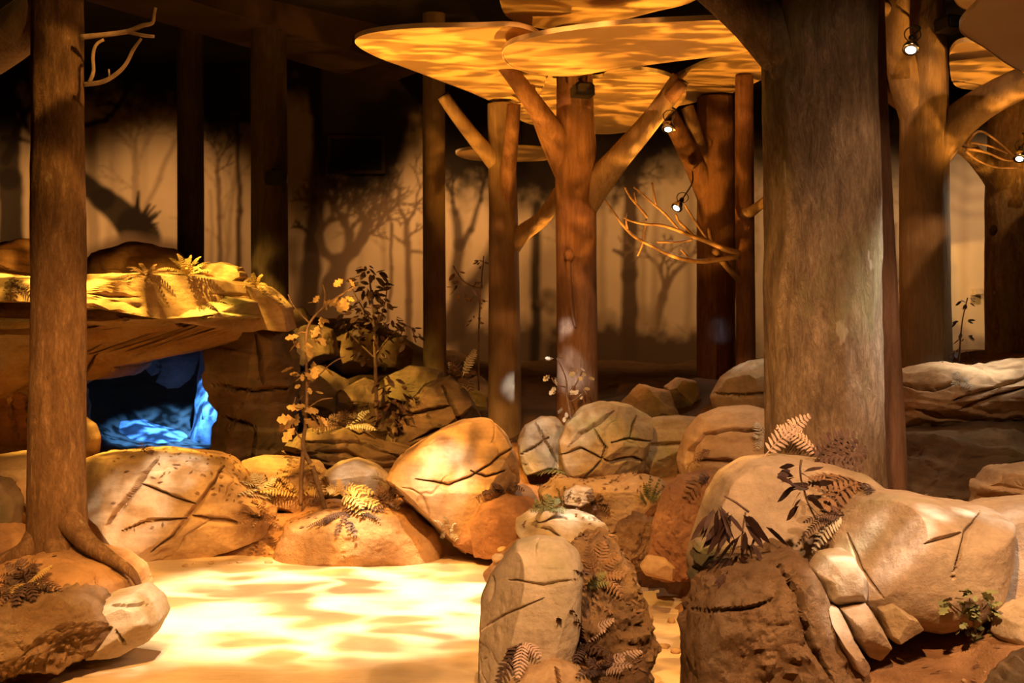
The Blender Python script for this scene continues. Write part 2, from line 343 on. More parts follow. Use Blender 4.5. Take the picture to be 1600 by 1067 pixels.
# ------------------------------------------------------------------ mural painting (numpy canvas in a colour attribute)
YW = 15.0
def build_back_wall():
    X0, X1, Z0, Z1 = -7.4, 7.4, 0.0, 4.6
    nx, nz = 760, 236
    xs = np.linspace(X0, X1, nx); zs = np.linspace(Z0, Z1, nz)
    gx, gz = np.meshgrid(xs, zs)
    px = 800 + gx * FPX / YW; py = HOR + (CAMZ - gz) * FPX / YW
    shp = px.shape
    q = np.stack([px.ravel() / 100, py.ravel() / 100, np.zeros(px.size)], 1)
    n1 = fbm(q * 1.2, 4, 5).reshape(shp); n2 = fbm(q * 6, 4, 9).reshape(shp); n3 = fbm(q * 0.45, 3, 21).reshape(shp)
    base = np.array([0.50, 0.385, 0.255])
    col = np.ones(shp + (3,)) * base
    col *= (1 + 0.10 * n1 + 0.04 * n2)[..., None]
    # cooler, greyer fog in places
    fog = np.clip((px - 880) / 250, 0, 1)[..., None]
    col = col * (1 - 0.45 * fog) + 0.45 * fog * np.array([0.36, 0.32, 0.25])
    rnd = random.Random(7)
    wobx = 3.2 * fbm(q * 3.1, 2, 31).reshape(shp); woby = 3.2 * fbm(q * 3.1, 2, 37).reshape(shp)
    wx, wy = px + wobx, py + woby
    def seg(a, b, w0, w1, c, al, bl):
        x0, y0 = a; x1, y1 = b; r = max(w0, w1) + bl * 2 + 6
        ix0 = np.searchsorted(px[0], min(x0, x1) - r); ix1 = np.searchsorted(px[0], max(x0, x1) + r)
        yy = -py[:, 0]
        iy0 = np.searchsorted(yy, -(max(y0, y1) + r)); iy1 = np.searchsorted(yy, -(min(y0, y1) - r))
        if ix1 <= ix0 or iy1 <= iy0: return
        sx, sy = wx[iy0:iy1, ix0:ix1], wy[iy0:iy1, ix0:ix1]
        dx, dy = x1 - x0, y1 - y0; L = dx * dx + dy * dy + 1e-6
        t = np.clip(((sx - x0) * dx + (sy - y0) * dy) / L, 0, 1)
        dist = np.hypot(sx - x0 - t * dx, sy - y0 - t * dy) - (w0 + (w1 - w0) * t) / 2
        a_ = al * np.clip(0.5 - dist / (2 * bl), 0, 1)
        sub = col[iy0:iy1, ix0:ix1]
        sub += (np.array(c) - sub) * np.minimum(a_, 1)[..., None] * (np.abs(sub - np.array(c)).sum(-1) > 1e-4)[..., None]
    def stroke(pts, w0, w1, c, al, bl=3):
        n = len(pts) - 1
        for k in range(n):
            seg(pts[k], pts[k + 1], w0 + (w1 - w0) * k / n, w0 + (w1 - w0) * (k + 1) / n, c, al, bl)
    def grow(x, y, ang, ln, wd, c, al, bl, depth, spread=0.55):
        if depth == 0 or wd < 1.0: return
        x1, y1 = x + math.cos(ang) * ln, y - math.sin(ang) * ln
        mx, my = (x + x1) / 2 + rnd.uniform(-.08, .08) * ln, (y + y1) / 2 + rnd.uniform(-.08, .08) * ln
        seg((x, y), (mx, my), wd, wd * .85, c, al, bl); seg((mx, my), (x1, y1), wd * .85, wd * .7, c, al, bl)
        for s in (-1, 1):
            grow(x1, y1, ang + s * rnd.uniform(.25, 1) * spread, ln * rnd.uniform(.62, .85), wd * rnd.uniform(.55, .72), c, al, bl, depth - 1, spread)
        if rnd.random() < .4: grow(mx, my, ang + rnd.choice((-1, 1)) * 0.9, ln * .55, wd * .4, c, al, bl, depth - 1, spread)
    FAR, MID, NEAR, INK = (0.28, 0.205, 0.13), (0.15, 0.10, 0.065), (0.065, 0.042, 0.028), (0.02, 0.014, 0.010)
    # far ghost trunks
    for k in range(46):
        x = rnd.uniform(-80, 1680); wd = rnd.uniform(5, 16)
        stroke([(x, 600), (x + rnd.uniform(-8, 8), 380), (x + rnd.uniform(-18, 18), 160)], wd, wd * .7, FAR, rnd.uniform(.12, .45), 5)
    for x, y, ln in ((215, 330, 60), (350, 420, 80), (600, 420, 60), (905, 440, 70), (1180, 420, 60), (1430, 420, 70)):
        grow(x, y, PI / 2, ln, 9, FAR, .55, 3, 5)
    # low brush at the foot of the fog
    for x0, x1, yb, c, al in ((-100, 300, 392, MID, .8), (420, 700, 520, MID, .55), (690, 860, 478, NEAR, .95), (830, 1200, 488, NEAR, .97), (1180, 1700, 520, NEAR, .8)):
        edge = yb - 26 * n1 - 16 * n2
        m = np.clip((py - edge) / 40, 0, 1) * np.clip((px - x0) / 30, 0, 1) * np.clip((x1 - px) / 30, 0, 1) * al
        col += (np.array(c) - col) * m[..., None]
    # painted trees
    stroke([(18, 420), (15, 280), (8, 120)], 40, 34, INK, .95, 4)
    stroke([(10, 250), (30, 190), (55, 160)], 18, 6, INK, .9, 3); stroke([(5, 215), (30, 215), (50, 222)], 10, 4, INK, .9, 3)
    stroke([(30, 160), (40, 195), (52, 215)], 12, 4, INK, .9, 3)
    stroke([(148, 430), (142, 300), (146, 190)], 20, 14, FAR, .9, 4)
    stroke([(212, 345), (210, 280), (212, 220)], 11, 8, FAR, .9, 3); grow(211, 250, PI / 2, 30, 6, FAR, .8, 3, 4, .8)
    stroke([(225, 330), (248, 280), (272, 220)], 6, 9, FAR, .9, 3)
    stroke([(132, 195), (165, 188), (185, 165), (200, 140)], 8, 7, INK, .95, 2.5)
    stroke([(185, 168), (170, 160), (150, 165)], 6, 3, INK, .9, 2); stroke([(175, 180), (160, 176)], 5, 2, INK, .9, 2)
    stroke([(120, 275), (160, 310), (205, 350), (222, 372)], 26, 56, INK, .96, 4)      # uprooted trunk
    for k in range(16):
        a = rnd.uniform(-1.1, 1.5); r = rnd.uniform(26, 48)
        x1, y1 = 210 + math.cos(a) * r, 348 - math.sin(a) * r
        stroke([(205, 350), ((205 + x1) / 2 + 3, (350 + y1) / 2 + 3), (x1, y1 - 4)], 11, 2, INK, .95, 2)
    stroke([(140, 400), (200, 378), (280, 395)], 26, 30, MID, .9, 8)
    # trees between the two left posts
    stroke([(344, 440), (343, 340), (342, 280)], 9, 6, MID, .95, 2.5); grow(342, 285, PI / 2, 34, 6, MID, .9, 2, 5, .6)
    stroke([(352, 440), (362, 330), (368, 260)], 6, 4, FAR, .9, 3)
    stroke([(374, 440), (374, 330), (371, 180)], 10, 6, NEAR, .95, 2.5)
    stroke([(330, 440), (330, 300)], 7, 4, FAR, .8, 3)
    # mid panel
    stroke([(480, 490), (490, 380), (497, 280), (506, 160)], 30, 24, NEAR, .95, 4)
    stroke([(478, 480), (484, 420)], 40, 32, NEAR, .8, 5)
    grow(482, 365, 2.5, 14, 6, NEAR, .9, 2, 3)
    stroke([(462, 470), (460, 420), (456, 385)], 10, 26, MID, .7, 8)
    stroke([(512, 500), (522, 440), (530, 408)], 40, 30, MID, .97, 3.5)                 # old oak
    stroke([(526, 412), (508, 392), (498, 368), (504, 352)], 16, 9, MID, .97, 3)
    stroke([(504, 356), (516, 345), (532, 343)], 9, 7, MID, .95, 3)
    stroke([(532, 410), (552, 390), (566, 372), (572, 345)], 24, 16, MID, .97, 3)
    stroke([(543, 398), (545, 370), (538, 350), (534, 335)], 15, 9, MID, .97, 3)
    for x, y, a in ((504, 352, 1.9), (532, 343, 1.9), (538, 348, 1.3), (572, 348, 2.1), (574, 345, 1.1), (545, 366, 1.0), (570, 368, .7), (520, 344, 1.6), (560, 380, 1.2), (590, 350, .9)):
        grow(x, y, a, 26, 8, MID, .92, 2.2, 6, .75)
    stroke([(640, 560), (638, 470), (636, 380), (636, 345)], 12, 8, MID, .97, 2.5)
    stroke([(636, 385), (625, 376), (614, 365)], 5, 3, MID, .95, 2)
    grow(636, 350, 1.95, 34, 6, MID, .95, 2, 5, .6); grow(636, 350, 1.15, 34, 6, MID, .95, 2, 5, .6)
    grow(638, 372, .7, 14, 4, MID, .9, 2, 3)
    stroke([(606, 500), (611, 420), (614, 352)], 6, 5, MID, .95, 2); grow(614, 360, 1.8, 20, 4, MID, .9, 2, 4, .8)
    grow(612, 375, 2.8, 14, 3, MID, .9, 2, 3)
    stroke([(642, 394), (668, 396)], 5, 4, MID, .95, 2)
    # right of the fourth post
    stroke([(716, 520), (712, 440), (716, 380), (712, 330)], 22, 14, NEAR, .9, 4)
    stroke([(716, 385), (735, 360), (752, 310)], 12, 6, NEAR, .9, 3); grow(752, 312, 1.5, 26, 6, NEAR, .85, 2, 4)
    grow(712, 332, 1.7, 30, 8, NEAR, .85, 2, 5)
    stroke([(700, 520), (735, 460), (790, 380)], 44, 34, NEAR, .92, 8)
    # behind the centre pair
    stroke([(836, 660), (837, 480), (838, 320)], 17, 14, INK, .92, 4)
    for k in range(12): stroke([(845 + rnd.uniform(0, 25), 450 + rnd.uniform(0, 35))] * 2, 14, 14, MID, .5, 6)
    stroke([(983, 560), (983, 430), (986, 290), (984, 200)], 26, 20, NEAR, .97, 4)
    stroke([(960, 390), (975, 397)], 5, 8, NEAR, .9, 2)
    stroke([(1024, 515), (1036, 465), (1044, 440)], 16, 11, MID, .95, 3)
    stroke([(1042, 448), (1055, 425), (1072, 410)], 9, 6, MID, .95, 2.5); stroke([(1040, 450), (1032, 420), (1020, 405)], 8, 6, MID, .95, 2.5)
    for x, y, a in ((1072, 410, .9), (1022, 408, 2.2), (1034, 425, 1.4), (1044, 442, 1.5)): grow(x, y, a, 22, 6, MID, .9, 2, 5, .8)
    for x in (1002, 1022, 1075, 898, 915, 940): stroke([(x, 510), (x + 4, 300)], 12, 8, FAR, .7, 4)
    grow(955, 330, 1.2, 40, 8, NEAR, .6, 3, 5, .8)
    # right side
    stroke([(1490, 520), (1486, 420), (1478, 340)], 16, 8, (0.30, 0.27, 0.22), .8, 5)
    for k in range(3): stroke([(1488, 268 + k * 28), (1510, 282 + k * 26), (1545, 276 + k * 30)], 14, 10, (0.27, 0.22, 0.16), .5, 6)
    stroke([(1396, 560), (1402, 440), (1398, 350)], 10, 6, MID, .8, 3)
    # dark painted foliage over everything, with the unlit wall top painted in as well
    lim = np.interp(px, [0, 130, 270, 330, 395, 440, 480, 500, 560, 615, 640, 660, 700, 760, 820, 870, 935, 1000, 1040, 1090, 1180, 1480, 1600],
                    [150, 150, 175, 230, 215, 150, 160, 270, 300, 285, 205, 205, 290, 290, 330, 330, 320, 290, 262, 262, 240, 190, 170]) + 26 * n1 + 18 * n2
    lim = lim + 16 * fbm(q * 8, 3, 55).reshape(shp)
    m = np.clip((lim - py) / 80 + 0.5, 0, 1)
    col += (np.array([0.026, 0.019, 0.014]) - col) * (m * m * (3 - 2 * m))[..., None]
    V = np.stack([gx.ravel(), np.full(gx.size, YW), gz.ravel()], 1)
    i = np.arange(nx * nz).reshape(nz, nx)
    F = np.stack([i[:-1, :-1].ravel(), i[:-1, 1:].ravel(), i[1:, 1:].ravel(), i[1:, :-1].ravel()], 1)
    me = mk_mesh('wall_back', V, F)
    at = me.color_attributes.new('painting', 'FLOAT_COLOR', 'POINT')
    rgba = np.ones((col.shape[0] * col.shape[1], 4), np.float32); rgba[:, :3] = np.clip(col, 0.004, 1).reshape(-1, 3)
    at.data.foreach_set('color', rgba.ravel())
    m, nt, bs = new_mat('mural_paint')
    a = nt.nodes.new('ShaderNodeVertexColor'); a.layer_name = 'painting'
    nt.links.new(a.outputs['Color'], bs.inputs['Base Color']); bs.inputs['Roughness'].default_value = 0.9; bs.inputs['Specular IOR Level'].default_value = 0.1
    tag(link('wall_back', me, m), 'foggy forest mural painted on the back wall', kind='structure')
build_back_wall()

def box_mesh(name, x0, x1, y0, y1, z0, z1):
    V = [(x, y, z) for x in (x0, x1) for y in (y0, y1) for z in (z0, z1)]
    F = [(0, 1, 3, 2), (4, 6, 7, 5), (0, 4, 5, 1), (2, 3, 7, 6), (0, 2, 6, 4), (1, 5, 7, 3)]
    return mk_mesh(name, V, F, False)
for n, b in (('wall_left', (-7.5, -7.4, -3, 15.1, 0, 4.6)), ('wall_right', (7.4, 7.5, -3, 15.1, 0, 4.6)), ('wall_front', (-7.5, 7.5, -3.1, -3, 0, 4.6)),
             ('ceiling', (-7.5, 7.5, -3.1, 15.1, 4.6, 4.7))):
    tag(link(n, box_mesh(n, *b), M['black_paint']), kind='structure')
# bulkhead that drops from the ceiling above the mural
V = [P(-60, -110, 9.5), P(655, 112, 13.2), P(655, 60, 13.2), P(-60, -170, 9.5)]
off = Vector((-0.5, 0.9, 0))
V = V + [v + off for v in V]
o = link('trim_1', mk_mesh('trim_1', V, [(0, 1, 2, 3), (4, 7, 6, 5), (0, 4, 5, 1), (1, 5, 6, 2), (2, 6, 7, 3), (3, 7, 4, 0)], False), M['brown_paint'])
tag(o, kind='structure')

# ------------------------------------------------------------------ sand floor and soil banks
def grid_mesh(name, x0, x1, y0, y1, step, zf):
    xs = np.arange(x0, x1 + step / 2, step); ys = np.arange(y0, y1 + step / 2, step)
    gx, gy = np.meshgrid(xs, ys); z = zf(gx.ravel(), gy.ravel())
    V = np.stack([gx.ravel(), gy.ravel(), z], 1); nx, ny = len(xs), len(ys)
    i = np.arange(nx * ny).reshape(ny, nx)
    F = np.stack([i[:-1, :-1].ravel(), i[:-1, 1:].ravel(), i[1:, 1:].ravel(), i[1:, :-1].ravel()], 1)
    return mk_mesh(name, V, F)

def sand_z(x, y):
    q = np.stack([x, y, x * 0], 1)
    z = 0.012 * fbm(q * np.array([1.5, 3.5, 1]), 3, 3)
    st = np.exp(-((x - 0.62 - 0.10 * np.sin(y * 2)) / 0.45) ** 2)        # rippled stream bed
    z += st * 0.018 * np.sin(y * 38 + 5 * fbm(q * np.array([4, 1.2, 1]), 2, 8))
    return z
tag(link('floor', grid_mesh('floor', -7.4, 7.4, -3, 9.4, 0.06, sand_z), M['sand']), 'rippled pale sand floor of the clearing', kind='structure')

CTRL = [  # (x, y, z) of the soil banks
    (-2.32, 6.2, .34), (-2.5, 5.6, .22), (-2.9, 6.0, .35), (-2.0, 5.8, -.04), (-3.2, 7.2, .40), (-2.6, 7.0, .22), (-2.1, 6.2, -.02), (-2.0, 5.3, -.1), (-2.3, 7.9, -.02), (-2.6, 8.0, .05), (-4.2, 6.5, .5), (-2.1, 6.7, -.03),
    (-2.2, 8.5, .16), (-1.7, 8.5, .20), (-3.5, 8.8, .5), (-3.0, 9.2, .42), (-2.0, 9.4, .42), (-1.2, 8.6, .26), (-.75, 8.5, .28), (-.3, 8.5, .2), (-5, 9, .6),
    (-1.0, 9.6, .48), (-.4, 9.6, .52), (-3, 11, .40), (-2.2, 11, .4), (-1.4, 10.6, .6), (-.6, 11, .75), (-1.3, 12, .95), (-.3, 12.2, .85),
    (0.2, 9.2, .6), (0.6, 9.2, .65), (0.3, 10.5, .74), (1.0, 10.5, .8), (1.8, 10.6, 1.0), (2.0, 9.2, 1.0), (.6, 12.5, .85), (1.6, 12.5, .9),
    (-5, 12, 1.9), (-3, 13, 1.9), (-4, 14.8, 1.9), (-2, 13.5, 1.5), (-1, 14.5, 1.1), (0, 14.8, .95), (1, 14.8, .95), (2, 14.8, .95), (4, 14.8, 1.0), (6, 14.8, 1.1),
    (2.6, 8.5, 1.2), (3.2, 8.7, 1.25), (4.0, 9.5, 1.3), (3, 11, 1.15), (5, 10, 1.3), (2.3, 7.3, .50), (3, 7.1, .50), (4, 7, .6),
    (1.43, 5.6, .88), (1.8, 5.4, .82), (1.1, 5.5, .5), (1.3, 6.2, .85), (1.94, 6.3, .62), (2.4, 5.6, .45), (2.1, 6.9, .48), (3, 5.6, .45), (2.5, 6.3, .42),
    (1.3, 4.5, .46), (1.9, 4.4, .54), (1.7, 4.0, .55), (1.75, 4.3, .58), (1.4, 4.1, .48), (2.3, 4.4, .6), (1.2, 3.9, .36), (2.0, 3.4, .5), (1.75, 3.7, .52), (2.4, 3.8, .5), (1.5, 3.2, .40), (0.62, 5.2, -.12), (.66, 4.9, -.12), (.8, 5.6, -.10), (.6, 6.0, -.12), (-.3, 5.2, -.12), (-.2, 5.0, -.12), (-.5, 5.4, -.12), (-.15, 5.6, -.10), (0, 4.6, -.12), (3, 4, .5),
    (1.25, 7.4, .55), (1.5, 8.2, .7), (1.0, 8.4, .45), (0.25, 8.2, .28), (0.2, 7.6, .2), (0.5, 7.9, .2), (1.05, 7.6, .35),
    (0.33, 5.6, .22), (0.28, 5.1, .2), (0.25, 6.0, .16), (0.1, 6.6, -.05), (0.45, 5.2, -.02), (0.45, 6.0, -.04),
    (-1.2, 6.5, -.12), (-1.5, 7.4, -.12), (-.5, 7.5, -.12), (-.5, 6, -.12), (-1.2, 5.6, -.12), (-1.0, 7.85, -.10), (-1.8, 7.9, -.06), (-.3, 7.9, -.06), (-1.7, 6.3, -.10), (-2.0, 7.4, -.08),
    (-1.5, 5.2, -.12), (-.3, 4.8, -.1), (-2, 4.6, -.05), (-3, 4.8, .1), (-.5, 3, -.12), (.6, 4.4, -.12), (.62, 5.6, -.12), (.68, 6.4, -.12), (.7, 7.0, -.10), (.6, 7.5, -.02), (.72, 5.0, -.12), (0, 3, -.12), (1, 2.5, -.1),
    (-6.5, 7, .6), (6.5, 7, 1), (-7, 12, 1.9), (7, 12, 1.2), (6, 4, .6), (-6, 4, .3),
]
def ground_z(x, y):
    c = np.array(CTRL); num = np.zeros_like(x); den = np.zeros_like(x)
    for cx, cy, cz in c:
        d2 = (x - cx) ** 2 + (y - cy) ** 2 + 0.006; w_ = 1 / d2 ** 1.9
        num += w_ * cz; den += w_
    z = num / den
    q = np.stack([x, y, z * 0], 1)
    m = np.clip((z + 0.08) / 0.15, 0, 1)
    return z + m * (0.05 * fbm(q * 2.2, 5, 11) + 0.018 * fbm(q * 11, 3, 15))
def gz(x, y): return float(ground_z(np.array([x], float), np.array([y], float))[0])
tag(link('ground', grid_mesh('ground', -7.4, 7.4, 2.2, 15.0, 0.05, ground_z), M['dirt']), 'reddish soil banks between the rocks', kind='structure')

# ------------------------------------------------------------------ rocks
def rock_geo(outline, d, thick, seed=0, sub=5, e=0.72, cuts=7, rough=0.05, strata=0.0, sfreq=9.0, cracks=(), cw=2.0, cd=0.03, lump=0.0, tilt=0.0, joints=1.5, grit=0.0):
    rnd = np.random.RandomState(seed)
    V, F = ico(sub)
    V = V + np.array([0, -0.5, 0]); V = V / np.linalg.norm(V, axis=1)[:, None]        # finer facets on the weathered front
    pts = np.array(outline, float)
    X = (pts[:, 0] - 800) * d / FPX; Z = CAMZ - (pts[:, 1] - HOR) * d / FPX
    cx, cz = (X.min() + X.max()) / 2, (Z.min() + Z.max()) / 2; hx, hz = np.ptp(X) / 2, np.ptp(Z) / 2
    U = (X - cx) / hx; W = (Z - cz) / hz
    n = 720; th = np.linspace(-PI, PI, n, endpoint=False); R = np.full(n, 0.2)
    cs, sn = np.cos(th), np.sin(th)
    for k in range(len(U)):
        ax, ay, bx, by = U[k], W[k], U[(k + 1) % len(U)], W[(k + 1) % len(U)]
        ex, ey = bx - ax, by - ay; den = cs * ey - sn * ex; den = np.where(np.abs(den) < 1e-9, 1e-9, den)
        t = (ax * ey - ay * ex) / den; s = (ax * sn - ay * cs) / den
        ok = (t > 0) & (s >= -1e-6) & (s <= 1 + 1e-6); R = np.where(ok, np.maximum(R, t), R)
    ker = np.exp(-(np.arange(-9, 10) / 4.0) ** 2); ker /= ker.sum()
    R = np.convolve(np.concatenate([R[-9:], R, R[:9]]), ker, 'valid')
    nx, ny, nz = V[:, 0], V[:, 1], V[:, 2]
    rad = np.hypot(nx, nz); ang = np.arctan2(nz, nx)
    r = np.interp(ang, np.concatenate([th, [PI]]), np.concatenate([R, R[:1]]))
    re = rad ** e; ye = np.sign(ny) * np.abs(ny) ** e
    p = np.stack([hx * r * re * np.cos(ang), thick * ye, hz * r * re * np.sin(ang)], 1)
    p[:, 1] += tilt * p[:, 2]
    N = np.stack([nx / hx, ny / thick, nz / hz], 1); N /= np.linalg.norm(N, axis=1)[:, None]
    S = (hx + hz) / 2; S = min(S, 2.2 * min(hx, hz))
    for k in range(cuts):
        m = rnd.normal(size=3); m[1] = -abs(m[1]) - 0.55 if k % 3 else abs(m[1]) + 0.4
        m /= np.linalg.norm(m); dist = p @ m; h = dist.max() * rnd.uniform(0.66, 0.90)
        p -= (np.clip(dist - h, 0, None) * 0.96)[:, None] * m
    q = p + rnd.uniform(-50, 50, 3)
    f1 = fbm(q / S * 1.3, 4, seed); f2 = fbm(q / S * 5.5, 4, seed + 50)
    disp = S * rough * (f1 * 1.2 + 0.45 * f2)
    edge = 0.35 + 0.65 * np.clip(np.abs(ny) * 2, 0, 1)
    if lump: disp = disp + S * lump * (np.abs(fbm(q / S * 4.2, 5, seed + 9)) - 0.2) * edge
    if strata:
        s = (p[:, 2] + 0.12 * p[:, 0] + 0.10 * S * fbm(q / S * 1.1, 3, seed + 3)) * sfreq
        fr = s - np.floor(s); disp = disp + strata * S * (np.minimum(fr * 1.3, (1 - fr) * 7) - 0.5)
    if joints and sub >= 5:
        qq = q / S * joints + 0.35 * np.stack([fbm(q / S * 2.5, 2, seed + 30), fbm(q / S * 2.5, 2, seed + 31), fbm(q / S * 2.5, 2, seed + 32)], 1)
        fp = rnd.uniform(-1.6, 1.6, (26, 3)) * joints + np.zeros(3); off = (q - p)[0] / S * joints
        dd = np.sort(np.linalg.norm((qq - off)[:, None, :] - fp[None], axis=2), axis=1)
        gap = dd[:, 1] - dd[:, 0]
        disp = disp - S * 0.035 * np.exp(-(gap / 0.05) ** 2) * np.clip(fbm(q / S * 1.7, 2, seed + 33) * 2 + .5, 0, 1)
    if grit:
        g1 = fbm(q / 0.055, 3, seed + 41); msk = np.clip(fbm(q / S * 1.6, 3, seed + 42) * 2.2 + .55, 0, 1)
        disp = disp + grit * (np.abs(g1) * 2 - .5) * msk
    p = p + N * disp[:, None]
    if cracks:
        yy = p[:, 1] + d; qx = 800 + (p[:, 0] + cx) * FPX / yy; qy = HOR + (CAMZ - p[:, 2] - cz) * FPX / yy
        jx = 3 * fbm(q * 9, 3, seed + 70); jy = 3 * fbm(q * 9, 3, seed + 71)
        qx, qy = qx + jx, qy + jy
        best = np.full(len(p), 1e9)
        for line in cracks:
            ns = len(line) - 1
            for k_, ((x0, y0), (x1, y1)) in enumerate(zip(line[:-1], line[1:])):
                dx, dy = x1 - x0, y1 - y0; t = np.clip(((qx - x0) * dx + (qy - y0) * dy) / (dx * dx + dy * dy + 1e-6), 0, 1)
                tt = (k_ + t) / ns; tap = 0.25 + 0.75 * np.clip(np.minimum(tt, 1 - tt) * 3.5, 0, 1)     # the cleft narrows to its ends
                best = np.minimum(best, np.hypot(qx - x0 - t * dx, qy - y0 - t * dy) / tap)
        wv = cw * (0.6 + 0.9 * np.clip(fbm(q * 7, 2, seed + 77) + .5, 0, 1))
        g = np.exp(-(best / wv) ** 2) * (ny < 0.35)
        p = p - (N + np.array([0, -0.6, 0]))* (cd * g)[:, None]
    p = p + np.array([cx, d, cz])
    return p, F

GRP_N = [0]
def rock(name, label, outline, d, thick, mat, group=None, parent=None, **kw):
    GRP_N[0] += 1
    kw.setdefault('seed', 100 + GRP_N[0] * 7)
    if mat == 'rough_rock': kw.setdefault('grit', .022)
    if mat in ('bank', 'dirt', 'red_rock'): kw.setdefault('grit', .008)
    p, F = rock_geo(outline, d, thick, **kw)
    me = mk_mesh(name, p, F); me.set_sharp_from_angle(angle=math.radians(kw.get('_sharp', 32)))
    o = link(name, me, M[mat], parent)
    if parent is None: tag(o, label, 'rock' if name != 'boulder' else 'boulder', group)
    elif label: o['label'] = label
    return o

# --- cave (one rock formation with parts)
cave = empty('rock_cave', P(200, 715, 10.2), 'rock cave with a blue glowing hollow under a gold lit ledge', 'cave')
rock('lintel', None, [(-140, 470), (0, 455), (150, 458), (300, 455), (420, 440), (452, 520), (420, 515), (380, 535), (330, 535), (290, 548), (235, 562), (185, 553), (130, 590), (60, 640), (-60, 700), (-140, 690)], 10.0, 0.75, 'sand_rock', parent=cave, sub=6, cuts=3, rough=.05, e=.6, cracks=[[(20, 510), (130, 512), (170, 505)], [(170, 510), (130, 590)], [(250, 500), (330, 515), (420, 480)]], cd=.05)
rock('roof_slab', 'gold lit top ledge with a crumbled front edge', [(-120, 440), (20, 430), (130, 432), (220, 428), (290, 424), (360, 436), (415, 450), (448, 480), (456, 522), (436, 510), (400, 478), (330, 462), (225, 468), (130, 462), (0, 466), (-120, 470)], 9.75, 0.85, 'sand_rock', parent=cave, sub=6, cuts=2, rough=.04, e=.55, cracks=[[(130, 460), (220, 462)], [(330, 460), (390, 462)]])
rock('middle_slab', None, [(-120, 462), (130, 460), (220, 462), (300, 458), (370, 462), (415, 470), (420, 496), (350, 500), (285, 505), (220, 512), (170, 505), (130, 512), (-120, 520)], 9.72, 0.62, 'moss_rock', parent=cave, sub=6, cuts=3, rough=.06, strata=.05, sfreq=14, e=.55, cracks=[[(180, 462), (200, 505)], [(255, 505), (330, 495)], [(228, 462), (240, 500)]])
rock('cap_stone', None, [(308, 432), (325, 414), (350, 410), (375, 418), (384, 432), (372, 442), (340, 440)], 9.9, 0.3, 'sand_rock', parent=cave, sub=4, strata=.06, sfreq=30)
rock('cave_ceiling', None, [(-140, 440), (100, 440), (300, 445), (430, 470), (440, 520), (300, 535), (200, 530), (100, 545), (-140, 600)], 11.7, 1.3, 'cave_rock', parent=cave, sub=5, cuts=0, rough=.03, e=.45)
rock('right_pillar', None, [(352, 520), (420, 500), (448, 515), (462, 580), (458, 660), (455, 730), (400, 740), (345, 735), (338, 690), (352, 640), (330, 600), (330, 545)], 10.1, 0.7, 'far_rock', parent=cave, sub=6, cuts=6, rough=.06, strata=.05, sfreq=5, cracks=[[(330, 600), (400, 612), (458, 606)], [(345, 650), (400, 668)], [(400, 520), (412, 600)], [(400, 668), (395, 735)]], cd=.05)
rock('left_pillar', None, [(-160, 500), (20, 505), (60, 540), (100, 590), (128, 620), (128, 690), (120, 720), (-160, 730)], 10.0, 0.7, 'red_rock', parent=cave, sub=5, cuts=6, rough=.07, strata=.04, sfreq=6, cracks=[[(40, 520), (10, 610), (30, 700)], [(-20, 600), (40, 610), (45, 660)]], cd=.05)
rock('back_stone', None, [(-20, 540), (130, 530), (215, 535), (222, 600), (175, 650), (150, 720), (-20, 720)], 12.2, 0.5, 'cave_rock', parent=cave, sub=5, cuts=8, rough=.08, cracks=[[(130, 620), (180, 570), (215, 560)]])
rock('back_stone', None, [(175, 530), (280, 525), (330, 540), (335, 640), (320, 700), (210, 700), (165, 660), (180, 590)], 12.35, 0.5, 'cave_rock', parent=cave, sub=5, cuts=8, rough=.08, cracks=[[(180, 620), (240, 600), (250, 560)], [(170, 650), (300, 640)]])
rock('back_stone', None, [(308, 525), (400, 525), (430, 760), (320, 760), (300, 700), (312, 640)], 11.7, 0.5, 'cave_rock', parent=cave, sub=5, cuts=8, rough=.06)
rock('cave_floor', None, [(80, 700), (140, 655), (220, 650), (300, 672), (350, 700), (360, 745), (80, 750)], 11.7, 0.85, 'cave_rock', parent=cave, sub=5, cuts=3, rough=.05, e=.8)

# --- boulders and ledges
BG = 'boulders round the sand'
rock('boulder', 'small round orange boulder at the cave mouth beside the tree trunk', [(112, 690), (118, 662), (132, 650), (148, 662), (156, 685), (153, 708), (138, 718), (118, 712)], 8.6, 0.13, 'sand_rock', BG, sub=4, cuts=2, rough=.03, e=.9)
rock('ledge_rock', 'long cracked ledge rock along the back of the sand below the cave', [(118, 740), (130, 716), (180, 708), (250, 703), (330, 712), (352, 720), (372, 735), (400, 770), (432, 800), (420, 835), (330, 862), (240, 878), (150, 880), (120, 840)], 8.35, 0.42, 'sand_rock', None, sub=7, cuts=6, rough=.035, e=.62, tilt=.35,
     cracks=[[(247, 712), (225, 745), (190, 790), (165, 822)], [(222, 757), (262, 772), (303, 788)], [(350, 728), (325, 765), (300, 800), (268, 840), (236, 864)], [(300, 808), (340, 812), (375, 818)], [(190, 830), (240, 815), (290, 812)]], cw=3.0, cd=.042)
rock('rock', 'flat gold lit rock at the left frame edge behind the tree', [(-60, 720), (0, 712), (50, 706), (95, 712), (125, 740), (120, 800), (60, 815), (-60, 815)], 8.2, 0.4, 'sand_rock', None, sub=5, rough=.05, cracks=[[(20, 750), (35, 790), (45, 812)]], cd=.04)
rock('rock', 'dark mossy boulder at the far left edge beyond the root', [(-60, 765), (-20, 742), (10, 748), (18, 770), (28, 785), (20, 830), (-60, 850)], 7.3, 0.25, 'dark_rock', None, sub=5, rough=.07)
